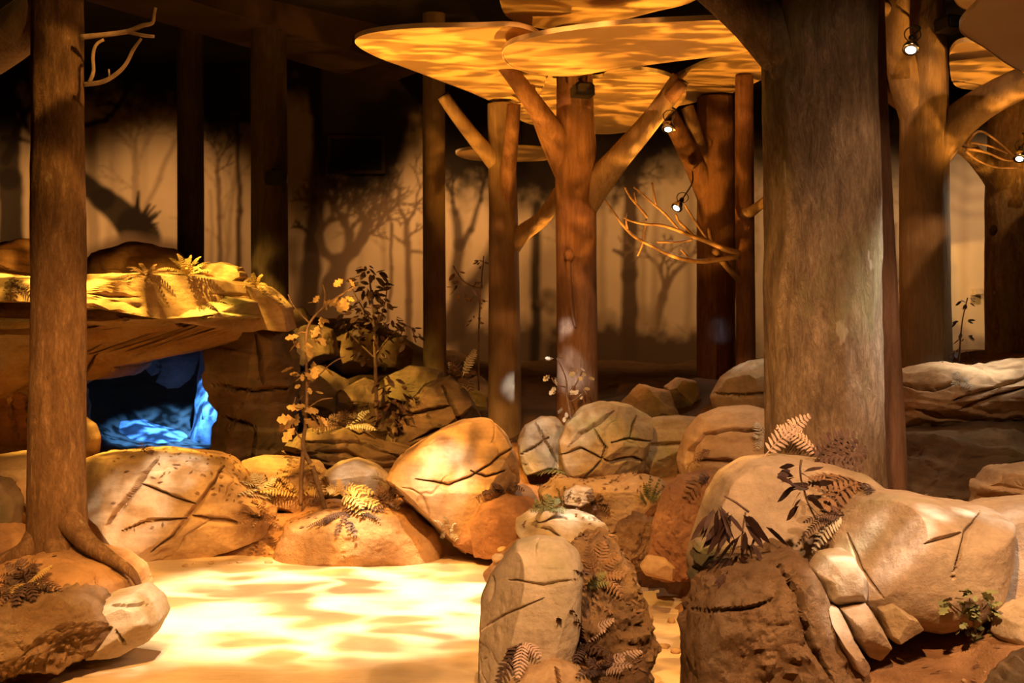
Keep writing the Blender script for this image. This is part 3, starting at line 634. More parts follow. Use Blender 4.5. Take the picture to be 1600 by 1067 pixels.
rock('boulder', 'big gold boulder with a dark diagonal crack behind the sand', [(606, 745), (622, 715), (655, 690), (690, 668), (720, 657), (765, 655), (790, 680), (806, 712), (812, 748), (800, 775), (770, 790), (730, 860), (700, 868), (660, 835), (628, 800), (612, 775)], 8.15, 0.42, 'sand_rock', BG, sub=7, cuts=6, rough=.03, e=.68, seed=881,
     cracks=[[(806, 696), (770, 722), (735, 745), (700, 757), (650, 748)], [(735, 735), (760, 745), (790, 735)]], cw=2.8, cd=.035)
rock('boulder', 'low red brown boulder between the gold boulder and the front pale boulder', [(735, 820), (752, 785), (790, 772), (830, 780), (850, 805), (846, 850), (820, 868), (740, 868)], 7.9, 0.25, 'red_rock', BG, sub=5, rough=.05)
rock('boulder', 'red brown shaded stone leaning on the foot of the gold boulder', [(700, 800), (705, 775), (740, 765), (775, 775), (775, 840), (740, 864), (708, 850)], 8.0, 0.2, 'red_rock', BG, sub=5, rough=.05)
rock('ledge_rock', 'brightly lit cream rock behind the top of the front pale boulder', [(806, 812), (822, 800), (860, 798), (905, 800), (945, 812), (962, 835), (950, 858), (880, 865), (830, 850), (806, 830)], 7.5, 0.3, 'pale_rock', None, sub=5, rough=.06, cracks=[[(820, 815), (860, 828), (890, 850)]])
rock('flat_stone', 'small dark slab tipped on the cream lit rock', [(836, 806), (850, 795), (868, 792), (872, 800), (852, 812), (838, 815)], 7.35, 0.07, 'pale_rock', None, sub=3, rough=.05)
rock('boulder', 'small rounded whitish boulder left of the mossy green boulder', [(808, 690), (820, 665), (845, 650), (870, 652), (886, 672), (884, 735), (820, 742), (812, 720)], 8.75, 0.22, 'pale_rock', BG, sub=5, cuts=8, rough=.06, cracks=[[(812, 712), (832, 700), (858, 684)], [(834, 658), (852, 690), (874, 728)]])
rock('boulder', 'mossy green and white broken boulder behind the centre of the hollow', [(872, 690), (885, 660), (912, 635), (940, 627), (985, 632), (1015, 652), (1026, 690), (1020, 745), (950, 752), (880, 748)], 8.45, 0.34, 'moss_rock', BG, sub=6, cuts=9, rough=.06, cracks=[[(884, 700), (905, 676), (935, 660), (960, 640)], [(874, 712), (905, 700), (955, 722), (985, 716), (1020, 722)], [(925, 668), (948, 700), (940, 720), (915, 748)], [(955, 690), (985, 684), (1024, 690)], [(985, 684), (995, 650)]], cd=.035)
rock('ledge_rock', 'dark brown ledge joining the mossy boulder to the orange boulder', [(985, 672), (1010, 655), (1060, 650), (1100, 655), (1110, 700), (1095, 745), (1000, 752), (980, 720)], 8.7, 0.3, 'moss_rock', None, sub=5, cuts=6, rough=.05, cracks=[[(985, 690), (1040, 694), (1105, 690)], [(1085, 655), (1060, 745)]])
rock('ledge_rock', 'pale low rock with a rounded hump in front of the mossy boulder', [(842, 768), (870, 742), (915, 748), (945, 745), (985, 738), (1025, 745), (1052, 760), (1040, 800), (1010, 840), (930, 842), (850, 800)], 8.1, 0.35, 'sand_rock', None, sub=6, cuts=4, rough=.07, lump=.08)
rock('boulder', 'small striped stone among the grass tufts in the hollow', [(880, 770), (900, 756), (925, 760), (930, 780), (905, 792), (882, 786)], 7.75, 0.1, 'sand_rock', BG, sub=4, rough=.06, strata=.05, sfreq=40)
rock('boulder', 'domed orange boulder left of the giant trunk with a curved crack', [(1060, 720), (1070, 680), (1095, 652), (1130, 637), (1170, 635), (1215, 645), (1225, 700), (1220, 770), (1110, 775), (1070, 760)], 7.4, 0.4, 'sand_rock', BG, sub=6, cuts=1, rough=.03, e=.75, joints=0,
     cracks=[[(1072, 740), (1078, 705), (1100, 678), (1140, 670), (1190, 672)], [(1085, 720), (1120, 722), (1160, 722)]], cw=3.2, cd=.04)
rock('boulder', 'peaked mossy boulder behind the domed orange boulder', [(1112, 622), (1128, 590), (1170, 562), (1215, 558), (1240, 600), (1235, 650), (1120, 648)], 8.6, 0.35, 'moss_rock', BG, sub=5, cuts=8, rough=.05, cracks=[[(1115, 615), (1160, 618), (1215, 612)]], cd=.04)
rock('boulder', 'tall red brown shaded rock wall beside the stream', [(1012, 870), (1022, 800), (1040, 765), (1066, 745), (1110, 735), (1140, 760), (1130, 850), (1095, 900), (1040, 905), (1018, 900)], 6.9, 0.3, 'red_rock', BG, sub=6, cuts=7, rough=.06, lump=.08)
rock('boulder', 'rough gravelly bank stone between the hollow and the stream', [(955, 850), (965, 820), (990, 805), (1020, 810), (1030, 850), (1020, 885), (975, 895)], 7.1, 0.2, 'rough_rock', BG, sub=5, rough=.06, lump=.15)
rock('boulder', 'small stone lying in the stream under the red rock wall', [(1000, 885), (1012, 868), (1040, 872), (1058, 890), (1050, 905), (1010, 902)], 6.6, 0.1, 'sand_rock', BG, sub=4, rough=.06)

# front boulders
rock('boulder', 'tall pale front boulder with a grey mossy top beside the sand', [(748, 1075), (750, 1000), (754, 935), (768, 900), (788, 872), (806, 846), (840, 838), (880, 842), (905, 862), (912, 895), (908, 940), (905, 985), (890, 1040), (880, 1160), (750, 1170)], 5.0, 0.24, 'pale_rock', BG, sub=7, cuts=5, rough=.025, e=.62, lump=.03, seed=412,
     cracks=[[(795, 905), (850, 915), (905, 905)], [(752, 985), (790, 960), (850, 935)], [(770, 900), (764, 940)]], cw=2.4, cd=.012)
rock('ledge_rock', 'crumbling rusty rock with dead ferns behind the pale front boulder', [(880, 870), (900, 845), (940, 835), (965, 850), (985, 885), (1000, 920), (1012, 960), (1025, 1010), (1010, 1040), (1000, 1160), (860, 1170), (870, 980)], 5.35, 0.3, 'rough_rock', None, sub=6, cuts=4, rough=.07, lump=.22, seed=77)
rock('boulder', 'low smooth stone at the foot of the pale front boulder', [(790, 1072), (820, 1045), (862, 1032), (905, 1042), (925, 1066), (930, 1140), (800, 1140)], 4.72, 0.14, 'sand_rock', BG, sub=5, cuts=4, rough=.03, cracks=[[(868, 1040), (874, 1075)]])
rock('ledge_rock', 'low gritty stone under the dead ferns by the stream edge', [(915, 1066), (935, 1040), (975, 1020), (1008, 1035), (1022, 1066), (1030, 1160), (910, 1160)], 4.9, 0.18, 'rough_rock', None, sub=5, rough=.06, lump=.15)

# right foreground mass
rock('boulder', 'broad smooth boulder crowned by ferns below the giant trunk', [(1078, 880), (1092, 830), (1108, 775), (1130, 740), (1170, 718), (1215, 712), (1290, 722), (1350, 738), (1378, 760), (1370, 850), (1300, 905), (1200, 920), (1130, 910), (1085, 910)], 4.95, 0.40, 'tan_rock', BG, sub=6, cuts=3, rough=.03, e=.66, seed=332, joints=0)
led = empty('layered_ledge', P(1112, 905, 4.62), 'thin stacked flat stones with white edges left of the fern boulder', 'rock')
for k, (y0, y1, x0, x1, dd) in enumerate([(846, 862, 1084, 1150, 4.66), (861, 877, 1080, 1150, 4.61), (876, 892, 1086, 1156, 4.65), (890, 912, 1076, 1150, 4.58)]):
    rock('layer', None, [(x0, (y0 + y1) / 2), (x0 + 6, y0 + 1), ((x0 + x1) / 2, y0 - 1), (x1 - 4, y0 + 2), (x1, (y0 + y1) / 2), (x1 - 6, y1 - 1), ((x0 + x1) / 2, y1 + 1), (x0 + 5, y1 - 2)], dd, .13, 'dark_rock' if k % 2 else 'moss_rock', parent=led, sub=4, cuts=2, rough=.08, e=.5)
rock('boulder', 'gritty brown front boulder with a dark horizontal cleft', [(1068, 1075), (1066, 985), (1076, 950), (1090, 915), (1120, 888), (1180, 868), (1225, 852), (1258, 872), (1280, 925), (1302, 975), (1332, 1030), (1345, 1180), (1075, 1180)], 4.35, 0.36, 'rough_rock', BG, sub=6, cuts=3, rough=.05, e=.66, lump=.10, seed=517, joints=0,
     cracks=[[(1072, 952), (1110, 956), (1165, 950), (1210, 935)], [(1215, 880), (1250, 930), (1262, 1000), (1300, 1060)]], cw=2.4, cd=.04)
rock('boulder', 'long smooth right boulder striped by white light', [(1290, 905), (1300, 840), (1320, 802), (1345, 780), (1380, 769), (1440, 775), (1500, 788), (1535, 792), (1560, 800), (1556, 860), (1540, 930), (1500, 965), (1440, 975), (1370, 960), (1320, 945)], 4.46, 0.36, 'tan_rock', BG, sub=7, cuts=2, rough=.03, e=.66, seed=225, joints=0,
     cracks=[[(1535, 796), (1508, 830), (1498, 870), (1488, 910)], [(1445, 850), (1500, 832)], [(1325, 830), (1345, 890), (1380, 935)], [(1340, 905), (1300, 925)]], cw=2.3, cd=.018)
rock('boulder', 'smooth tan boulder at the right frame edge beside the striped boulder', [(1490, 930), (1505, 850), (1530, 800), (1565, 788), (1640, 780), (1690, 800), (1690, 960), (1560, 965)], 4.55, 0.38, 'tan_rock', BG, sub=6, cuts=4, rough=.03, e=.66, joints=0)
for k, (lab, ol, d_) in enumerate([
    ('cracked light block in the row under the striped boulder, the topmost', [(1270, 890), (1290, 868), (1325, 862), (1348, 905), (1342, 930), (1300, 938), (1282, 930)], 4.26),
    ('cracked light block in the row under the striped boulder, the long middle one', [(1304, 942), (1344, 934), (1362, 962), (1382, 1000), (1366, 1024), (1348, 1016), (1320, 980)], 4.20),
    ('narrow cracked block leaning lowest beside the gritty front boulder', [(1282, 940), (1304, 944), (1320, 984), (1350, 1032), (1342, 1050), (1318, 1030), (1295, 990)], 4.16),
    ('olive tinted wedge block under the striped boulder beside the soil', [(1362, 942), (1380, 930), (1418, 955), (1430, 972), (1388, 996), (1374, 982)], 4.22)]):
    rock('block', lab, ol, d_, 0.16, 'moss_rock' if k == 3 else 'tan_rock', 'cracked blocks under the striped boulder', sub=5, cuts=4, rough=.05, e=.55, joints=0)
rock('boulder', 'small grey stone beside the leafy green plant at the right edge', [(1545, 985), (1558, 958), (1590, 940), (1650, 930), (1660, 1010), (1600, 1010), (1560, 1000)], 4.15, 0.16, 'pale_rock', BG, sub=5, rough=.04)
rock('rock', 'dark brown stone in the bottom right corner', [(1545, 1080), (1570, 1050), (1610, 1022), (1680, 1010), (1690, 1160), (1540, 1160)], 3.7, 0.15, 'dark_rock', None, sub=5, rough=.05, strata=.05, sfreq=30)

# left foreground mound
rock('boulder', 'crumbly gold front rock at the bottom left below the tree', [(-80, 1000), (-20, 955), (40, 940), (100, 925), (140, 930), (180, 965), (178, 1000), (140, 1022), (60, 1032), (-80, 1060)], 5.55, 0.38, 'rough_rock', BG, sub=6, cuts=3, rough=.05, lump=.22, seed=64, joints=0)
rock('boulder', 'smooth pale slab beside the roots at the edge of the sand', [(140, 960), (170, 930), (220, 918), (245, 935), (255, 965), (240, 995), (200, 1015), (150, 1020)], 5.75, 0.3, 'pale_rock', BG, sub=5, cuts=5, rough=.04, cracks=[[(175, 945), (243, 942)], [(175, 975), (150, 1015)], [(180, 985), (195, 1010)]], cd=.03)
rock('ledge_rock', 'rounded mound of soil and rock under the left tree', [(-60, 900), (40, 865), (110, 850), (190, 868), (220, 890), (232, 925), (200, 950), (100, 965), (-60, 970)], 6.15, 0.45, 'dirt', None, sub=6, cuts=2, rough=.04, e=.8)

# centre bank
rock('ledge_rock', 'sloping orange bank of soil at the back edge of the sand', [(430, 858), (450, 815), (520, 792), (590, 782), (640, 795), (680, 830), (702, 892), (560, 908), (425, 902)], 8.1, 0.35, 'bank', None, sub=6, cuts=0, rough=.07, e=.95, joints=0)
rock('rock', 'white lit flat rock behind the dead ferns', [(505, 738), (530, 722), (555, 716), (590, 728), (612, 748), (606, 772), (560, 776), (515, 762)], 8.8, 0.25, 'pale_rock', None, sub=5, cuts=5, rough=.04)
rock('rock', 'layered brown rock below the dark leaved sapling', [(440, 700), (480, 672), (540, 668), (600, 690), (640, 700), (630, 740), (600, 760), (520, 735), (450, 740)], 9.3, 0.35, 'far_rock', None, sub=6, cuts=4, rough=.05, strata=.09, sfreq=15, cracks=[[(470, 690), (560, 690), (625, 715)], [(450, 712), (540, 705), (600, 740)]])
rock('rock', 'gold lit low rock under the dry leaved sapling', [(380, 720), (410, 712), (450, 715), (500, 722), (520, 760), (480, 800), (400, 790)], 8.7, 0.25, 'sand_rock', None, sub=5, rough=.06, lump=.08)
rock('rock', 'cracked slope rock at the foot of the slim brown post', [(600, 690), (625, 640), (665, 600), (705, 585), (735, 610), (752, 650), (745, 690), (700, 700), (620, 705)], 10.2, 0.4, 'far_rock', None, sub=6, cuts=7, rough=.06, cracks=[[(690, 600), (715, 650), (735, 690)], [(625, 650), (680, 640), (705, 632)], [(640, 690), (700, 668)]], cd=.05)

# right ledges
rock('ledge_rock', 'layered tan ledge lit in patches below the right trunks', [(1395, 600), (1410, 578), (1470, 570), (1530, 572), (1600, 562), (1700, 560), (1700, 650), (1600, 655), (1520, 660), (1440, 672), (1395, 665)], 7.75, 0.38, 'sand_rock', None, sub=6, cuts=3, rough=.06, strata=.035, sfreq=11, cracks=[[(1400, 600), (1460, 608), (1500, 596)], [(1490, 625), (1540, 612), (1600, 590)], [(1500, 640), (1560, 618), (1605, 605)], [(1430, 640), (1480, 655)]], cd=.05, cw=3)
rock('rock', 'flat topped mossy slab resting on the right ledge at the frame edge', [(1535, 578), (1555, 565), (1600, 560), (1690, 562), (1690, 585), (1600, 582), (1545, 585)], 8.1, 0.25, 'moss_rock', None, sub=4, rough=.05)
rock('rock', 'shadowed dark bank below the patch lit right ledge', [(1385, 690), (1420, 668), (1520, 660), (1690, 658), (1690, 790), (1500, 790), (1390, 785)], 7.5, 0.35, 'dark_rock', None, sub=5, rough=.07, strata=.04, sfreq=6)
rock('boulder', 'pale stepped stone in the shadow behind the striped boulder', [(1508, 800), (1520, 760), (1550, 735), (1600, 725), (1690, 720), (1690, 800)], 6.3, 0.25, 'sand_rock', BG, sub=5, cuts=8, rough=.06, strata=.10, sfreq=12)

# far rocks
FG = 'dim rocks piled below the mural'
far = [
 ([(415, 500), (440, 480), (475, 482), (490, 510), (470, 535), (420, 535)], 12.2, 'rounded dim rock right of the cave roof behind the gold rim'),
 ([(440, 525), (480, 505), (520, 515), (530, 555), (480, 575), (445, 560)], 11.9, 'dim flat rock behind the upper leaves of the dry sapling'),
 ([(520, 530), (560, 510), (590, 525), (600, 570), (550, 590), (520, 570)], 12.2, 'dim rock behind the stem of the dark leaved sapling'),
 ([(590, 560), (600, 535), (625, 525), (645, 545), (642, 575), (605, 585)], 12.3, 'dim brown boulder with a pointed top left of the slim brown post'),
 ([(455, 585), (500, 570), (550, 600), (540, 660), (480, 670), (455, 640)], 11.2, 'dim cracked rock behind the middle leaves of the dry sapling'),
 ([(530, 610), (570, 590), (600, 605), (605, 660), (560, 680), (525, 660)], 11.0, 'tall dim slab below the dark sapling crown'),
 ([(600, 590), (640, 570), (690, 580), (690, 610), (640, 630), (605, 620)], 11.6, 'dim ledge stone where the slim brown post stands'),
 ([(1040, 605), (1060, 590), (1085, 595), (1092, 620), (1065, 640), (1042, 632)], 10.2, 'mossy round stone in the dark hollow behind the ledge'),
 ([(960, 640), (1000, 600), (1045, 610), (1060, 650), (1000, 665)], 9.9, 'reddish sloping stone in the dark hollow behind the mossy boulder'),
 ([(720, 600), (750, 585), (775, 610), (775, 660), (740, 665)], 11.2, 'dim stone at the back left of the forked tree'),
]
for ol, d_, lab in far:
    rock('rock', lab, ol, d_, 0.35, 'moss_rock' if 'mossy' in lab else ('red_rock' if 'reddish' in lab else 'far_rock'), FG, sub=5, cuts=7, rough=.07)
rock('rock', 'long layered rock on the bank behind the left tree above the cave', [(-60, 385), (0, 382), (60, 376), (110, 392), (120, 430), (60, 440), (-60, 440)], 11.0, 0.4, 'red_rock', None, sub=5, rough=.06, strata=.08, sfreq=9)
rock('rock', 'brown rounded mound under the painted uprooted trunk', [(130, 420), (150, 395), (210, 378), (270, 388), (300, 410), (290, 440), (140, 440)], 12.2, 0.4, 'red_rock', None, sub=5, rough=.05)

# ------------------------------------------------------------------ trees
def tube(pts, rad, ring=32, step=0.03, bark=0.02, seed=0, vscale=6.0, flare=None, bumps=(), grooves=0, cap=True):
    """closed tapered tube along a smoothed path"""
    pts = [np.array(p, float) for p in pts]
    L = sum(np.linalg.norm(pts[k + 1] - pts[k]) for k in range(len(pts) - 1))
    n = max(3, int(L / step))
    ts = np.linspace(0, len(pts) - 1, n)
    def cr(arr, t):
        k = min(int(t), len(arr) - 2); f = t - k
        a, b, c, d = arr[max(k - 1, 0)], arr[k], arr[k + 1], arr[min(k + 2, len(arr) - 1)]
        return 0.5 * (2 * b + (c - a) * f + (2 * a - 5 * b + 4 * c - d) * f * f + (3 * b - a - 3 * c + d) * f ** 3)
    Pp = np.array([cr(pts, t) for t in ts]); Rr = np.array([np.interp(t, range(len(rad)), rad) for t in ts])
    T = np.gradient(Pp, axis=0); T /= np.linalg.norm(T, axis=1)[:, None] + 1e-12
    ref = np.array([1.0, 0, 0]) if abs(T[0][0]) < 0.8 else np.array([0, 1.0, 0])
    V = []
    A = np.arange(ring) * 2 * PI / ring; s_len = 0.0
    nrm = ref - T[0] * np.dot(ref, T[0]); nrm /= np.linalg.norm(nrm)
    for k in range(n):
        nrm = nrm - T[k] * np.dot(nrm, T[k]); nrm /= np.linalg.norm(nrm) + 1e-12
        bn = np.cross(T[k], nrm)
        V.append(Pp[k] + Rr[k] * (np.cos(A)[:, None] * nrm + np.sin(A)[:, None] * bn))
    V = np.array(V); cen = np.repeat(Pp[:, None, :], ring, 1)
    D = V - cen; D /= np.linalg.norm(D, axis=2)[..., None] + 1e-12
    q = np.stack([D[..., 0] * 2.2, D[..., 1] * 2.2, (Pp @ np.array([.3, .2, 1.0]))[:, None].repeat(ring, 1) * vscale * 0.35], -1).reshape(-1, 3) + seed * 3.7
    q2 = np.stack([D[..., 0] * 7, D[..., 1] * 7, (Pp @ np.array([.3, .2, 1.0]))[:, None].repeat(ring, 1) * vscale], -1).reshape(-1, 3) + seed * 1.7
    dn = (0.6 * fbm(q, 3, seed) + 0.4 * fbm(q2, 4, seed + 5)).reshape(n, ring)
    V = V + D * (bark * Rr[:, None] * 2.0 * dn)[..., None]
    if flare:                                   # (height, gain, lobes, phase)
        hgt, gain, lobes, ph = flare
        up = Pp[:, 2] - Pp[0, 2]
        fl = np.exp(-(up / hgt) ** 1.0) * gain
        an = np.arctan2(D[..., 1], D[..., 0])
        lob = 0.55 + 0.45 * np.cos(lobes * an + ph)
        V = V + D * (Rr[:, None] * fl[:, None] * lob)[..., None]
    V = V.reshape(-1, 3)
    i = np.arange(n * ring).reshape(n, ring); j = np.roll(i, -1, 1)
    F = np.stack([i[:-1].ravel(), j[:-1].ravel(), j[1:].ravel(), i[1:].ravel()], 1)
    F = [tuple(f) for f in F]
    if cap: F += [tuple(i[0][::-1]), tuple(i[-1])]
    return V, F

def ppath(path, d):
    pts, rad = [], []
    for q in path:
        dd = q[3] if len(q) > 3 else d
        pts.append(P(q[0], q[1], dd)); rad.append(q[2] * dd / FPX / 2)
    return pts, rad

def limb(name, parent, path, d, mat, ring=20, step=0.03, label=None, **kw):
    pts, rad = ppath(path, d)
    if name in ('branch', 'root') and rad[0] > 0.03:                      # rooted inside the trunk, with a small collar
        back = (pts[0] - pts[1]).normalized() * rad[0] * 0.9; back.y = 0
        pts = [pts[0] + back] + pts; rad = [rad[0] * .45, rad[0] * 1.06] + rad[1:]
    V, F = tube(pts, rad, ring, step, **kw)
    o = link(name, mk_mesh(name, V, F), M[mat], parent)
    if label: o['label'] = label
    return o

def tree(label, base_py, path, d, mat, group='moulded tree trunks', cat='tree', name='tree', **kw):
    x0 = path[0][0]
    root = empty(name, P(x0, base_py, d), label, cat, group)
    limb('trunk', root, path, d, mat, **kw)
    return root

CUTL = 'cut end of the branch'
# giant trunk
t9 = tree('giant thick trunk with flaky grey brown bark rising behind the fern boulder', 770, [(1290, 800, 184), (1288, 700, 182), (1287, 560, 180), (1285, 400, 179), (1282, 200, 177), (1280, 0, 175), (1278, -470, 172)], 5.6, 'bark_old', ring=96, step=0.025, bark=.035, seed=3, flare=(0.10, .10, 5, .6))
limb('branch', t9, [(1250, 95, 96), (1180, 25, 84), (1110, -36, 78), (1030, -105, 72)], 5.55, 'bark_old', ring=40, bark=.03, seed=8)
for k, (x, y, w_, h_) in enumerate([(1264, 540, 8, 42), (1208, 480, 5, 18), (1226, 606, 7, 8), (1206, 588, 5, 14), (1368, 605, 5, 14)]):
    if k == 0: tv = np.array([v.co[:] for v in t9.children[0].data.vertices]); tx = 800 + tv[:, 0] * FPX / tv[:, 1]; ty = HOR + (CAMZ - tv[:, 2]) * FPX / tv[:, 1]
    near = np.argsort((tx - x) ** 2 + (ty - y) ** 2 + 1e6 * (tv[:, 1] > 5.6))[:4]
    dd = tv[near, 1].min() - .006; c = P(x, y, dd); s = dd / FPX
    n_ = 9; ring_ = [(c.x + math.cos(a) * w_ * s / 1.6 * (1 + .3 * math.sin(3 * a + k)), c.y, c.z + math.sin(a) * h_ * s / 2) for a in np.linspace(0, 2 * PI, n_, endpoint=False)]
    V = [(x_, y_ - .002, z_) for x_, y_, z_ in ring_] + [(x_, y_ + .02, z_) for x_, y_, z_ in ring_]
    F = [tuple(range(n_))[::-1]] + [(i_, (i_ + 1) % n_, n_ + (i_ + 1) % n_, n_ + i_) for i_ in range(n_)]
    o = link('lichen_patch', mk_mesh('lichen_patch', V, F, False), plain('lichen_%d' % k, (0.40, 0.40, 0.22), .9) if k == 0 else bpy.data.materials['lichen_0'], t9.children[0]); o['label'] = 'pale green lichen patch'
# slim trunk behind the giant one
t10 = tree('slim leaning trunk close behind the right side of the giant trunk', 790, [(1388, 800, 60), (1386, 700, 58), (1378, 500, 52), (1370, 300, 48), (1362, 80, 44), (1350, -390, 40)], 6.4, 'bark_red', ring=40, bark=.03, seed=5)
pass
# left tree
t1 = tree('reddish barked trunk with spreading roots on the left mound', 880, [(90, 905, 92), (90, 860, 90), (89, 780, 88), (89, 680, 85), (91, 520, 83), (91, 350, 82), (90, 180, 80), (89, 0, 78), (88, -405, 74)], 6.2, 'bark_rust', ring=64, step=.025, bark=.045, seed=12, flare=(0.09, .55, 4, 0.4))
limb('root', t1, [(108, 815, 40, 6.12), (136, 848, 32, 6.05), (172, 872, 22, 6.0), (204, 893, 15, 5.95), (220, 920, 8, 5.93)], 6.15, 'bark_rust', bark=.04, seed=13)
limb('root', t1, [(62, 840, 46), (40, 862, 34, 6.1), (8, 876, 26, 6.1), (-40, 890, 18, 6.1)], 6.15, 'bark_rust', bark=.04, seed=14)
limb('root', t1, [(88, 850, 44, 6.1), (92, 885, 36, 6.0), (110, 905, 26, 5.92), (128, 925, 14, 5.88)], 6.1, 'bark_rust', bark=.04, seed=15)
limb('branch', t1, [(95, -5, 70), (40, 38, 76, 6.3), (-10, 72, 80, 6.5), (-80, 112, 84, 6.8)], 6.25, 'bark_tan', ring=40, bark=.03, seed=16)
b = limb('branch', t1, [(126, 58, 9), (165, 54, 8), (200, 49, 8), (222, 40, 7), (238, 36, 6), (241, 22, 5), (243, 12, 5)], 6.05, 'twig_tan', ring=10, step=.02, bark=.05, label='thin forked twig')
for nm, pth in (('branch', [(200, 50, 6), (222, 55, 6), (241, 57, 5)]), ('branch', [(130, 132, 8), (160, 128, 7), (184, 114, 7), (198, 98, 6), (208, 78, 6), (221, 60, 4)]),
                ('branch', [(139, 130, 7), (146, 112, 6), (145, 88, 6), (150, 70, 5), (162, 62, 5)]), ('branch', [(171, 122, 3), (170, 108, 3)])):
    limb('twig', b, pth, 6.05, 'twig_tan', ring=10, step=.02, bark=.05, label='bare pale twig')
# far posts
tree('black square edged far trunk behind the cave roof left of the box light post', 420, [(298, 470, 41), (298, 300, 41), (297, 120, 40), (297, -60, 40)], 13.0, 'bark_dark', ring=24, step=.06, bark=.01, seed=21)
tree('broad dark far trunk that carries the black box light', 470, [(422, 520, 58), (421, 300, 57), (420, 100, 56), (420, 20, 56), (420, -60, 56)], 12.0, 'bark_dark', ring=28, step=.06, bark=.012, seed=22)
tree('slim smooth brown far post lit on its left side', 600, [(680, 640, 37), (679, 500, 36), (678, 300, 35), (678, 180, 35), (678, -40, 35)], 12.3, 'bark_smooth', ring=28, step=.06, bark=.006, seed=23)
# forked tree left of centre
t5 = tree('tan trunk with one slanting left branch under the widest canopy disc', 700, [(790, 730, 56), (789, 640, 52), (788, 500, 49), (787, 360, 46), (785, 270, 44), (783, 200, 42), (782, 162, 41)], 10.0, 'bark_smooth', ring=48, step=.03, bark=.02, seed=31, flare=(.05, .12, 3, 0))
limb('branch', t5, [(784, 262, 34), (762, 240, 27, 9.95), (738, 212, 23, 9.9), (712, 178, 21, 9.85), (692, 149, 20, 9.8)], 10.0, 'bark_tan', bark=.02, seed=32)
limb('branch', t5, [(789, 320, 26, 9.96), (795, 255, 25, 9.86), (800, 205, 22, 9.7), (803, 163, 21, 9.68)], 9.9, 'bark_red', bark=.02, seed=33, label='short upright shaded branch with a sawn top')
limb('branch', t5, [(792, 395, 30, 10.0), (816, 365, 27, 9.97), (842, 346, 25, 9.92), (862, 322, 24, 9.8), (874, 300, 22, 9.85)], 10.0, 'bark_tan', bark=.03, seed=34, label='curved branch lit along its top')
# centre tree
t6 = tree('central reddish trunk with two raised cut branches like a letter Y', 660, [(902, 690, 66), (902, 600, 64), (901, 450, 63), (900, 330, 64), (900, 260, 66), (899, 200, 60), (898, 140, 57), (897, 52, 55)], 9.0, 'bark_red', ring=56, step=.025, bark=.018, seed=41, flare=(.05, .1, 3, 1))
limb('branch', t6, [(896, 275, 50, 9.0), (874, 225, 44, 8.97), (845, 178, 32, 8.82), (818, 140, 28, 8.75), (786, 98, 25, 8.7)], 9.0, 'bark_red', ring=28, bark=.02, seed=42, label='left raised branch with a sawn end')
limb('branch', t6, [(902, 330, 52, 9.0), (932, 288, 48, 8.98), (968, 245, 38, 8.85), (1002, 206, 34, 8.8), (1034, 166, 31, 8.75), (1064, 122, 30, 8.7)], 9.0, 'bark_tan', ring=28, bark=.02, seed=43, label='right raised branch with a sawn end')  # lighter tan bark paints in the brighter light on this branch
limb('branch', t6, [(1048, 152, 24, 8.68), (1058, 140, 22, 8.62), (1066, 128, 20, 8.6)], 8.7, 'bark_red', ring=16, bark=.02, seed=46, label='short broken stub')
limb('branch', t6, [(880, 270, 28, 9.1), (862, 238, 22, 9.2), (848, 205, 20, 9.25), (834, 165, 18, 9.3), (826, 130, 17, 9.3)], 9.1, 'bark_red', ring=20, bark=.04, seed=44, label='thinner rear branch')
kn = limb('knot', t6.children[0], [(888, 392, 10, 8.86), (889, 398, 18, 8.835), (888, 406, 10, 8.85)], 8.85, 'bark_red', ring=14, step=.01, label='oval knot'); 
limb('bark_seam', t6.children[0], [(888, 404, 9, 8.855), (889, 440, 9, 8.85), (892, 475, 8, 8.85), (899, 512, 4, 8.852)], 8.85, 'bark_red', ring=10, step=.02, label='raised seam below the knot')
# right of centre
t7 = tree('dark red trunk behind with two raised left branches', 620, [(1119, 660, 62), (1119, 500, 60), (1119, 350, 60), (1119, 240, 59), (1118, 152, 58)], 12.1, 'bark_red', ring=40, step=.04, bark=.02, seed=51)
limb('branch', t7, [(1112, 312, 40, 12.1), (1088, 262, 34, 12.0), (1064, 215, 30, 11.8), (1044, 178, 28, 11.7)], 12.1, 'bark_red', ring=24, seed=52)
limb('branch', t7, [(1106, 290, 22, 12.05), (1095, 236, 22, 11.98), (1082, 192, 21, 11.8), (1074, 168, 20, 11.8)], 11.95, 'bark_tan', ring=20, seed=53)
t8 = tree('slender reddish trunk with a bare spreading twig branch', 580, [(1165, 620, 31), (1165, 500, 30), (1164, 360, 30), (1163, 220, 29), (1163, 118, 28)], 11.0, 'bark_red', ring=32, step=.04, bark=.025, seed=55)
limb('branch', t8, [(1165, 335, 22, 10.95), (1180, 326, 16, 10.9), (1200, 310, 14, 10.8), (1235, 280, 12, 10.8)], 11, 'bark_tan', ring=16, seed=56)
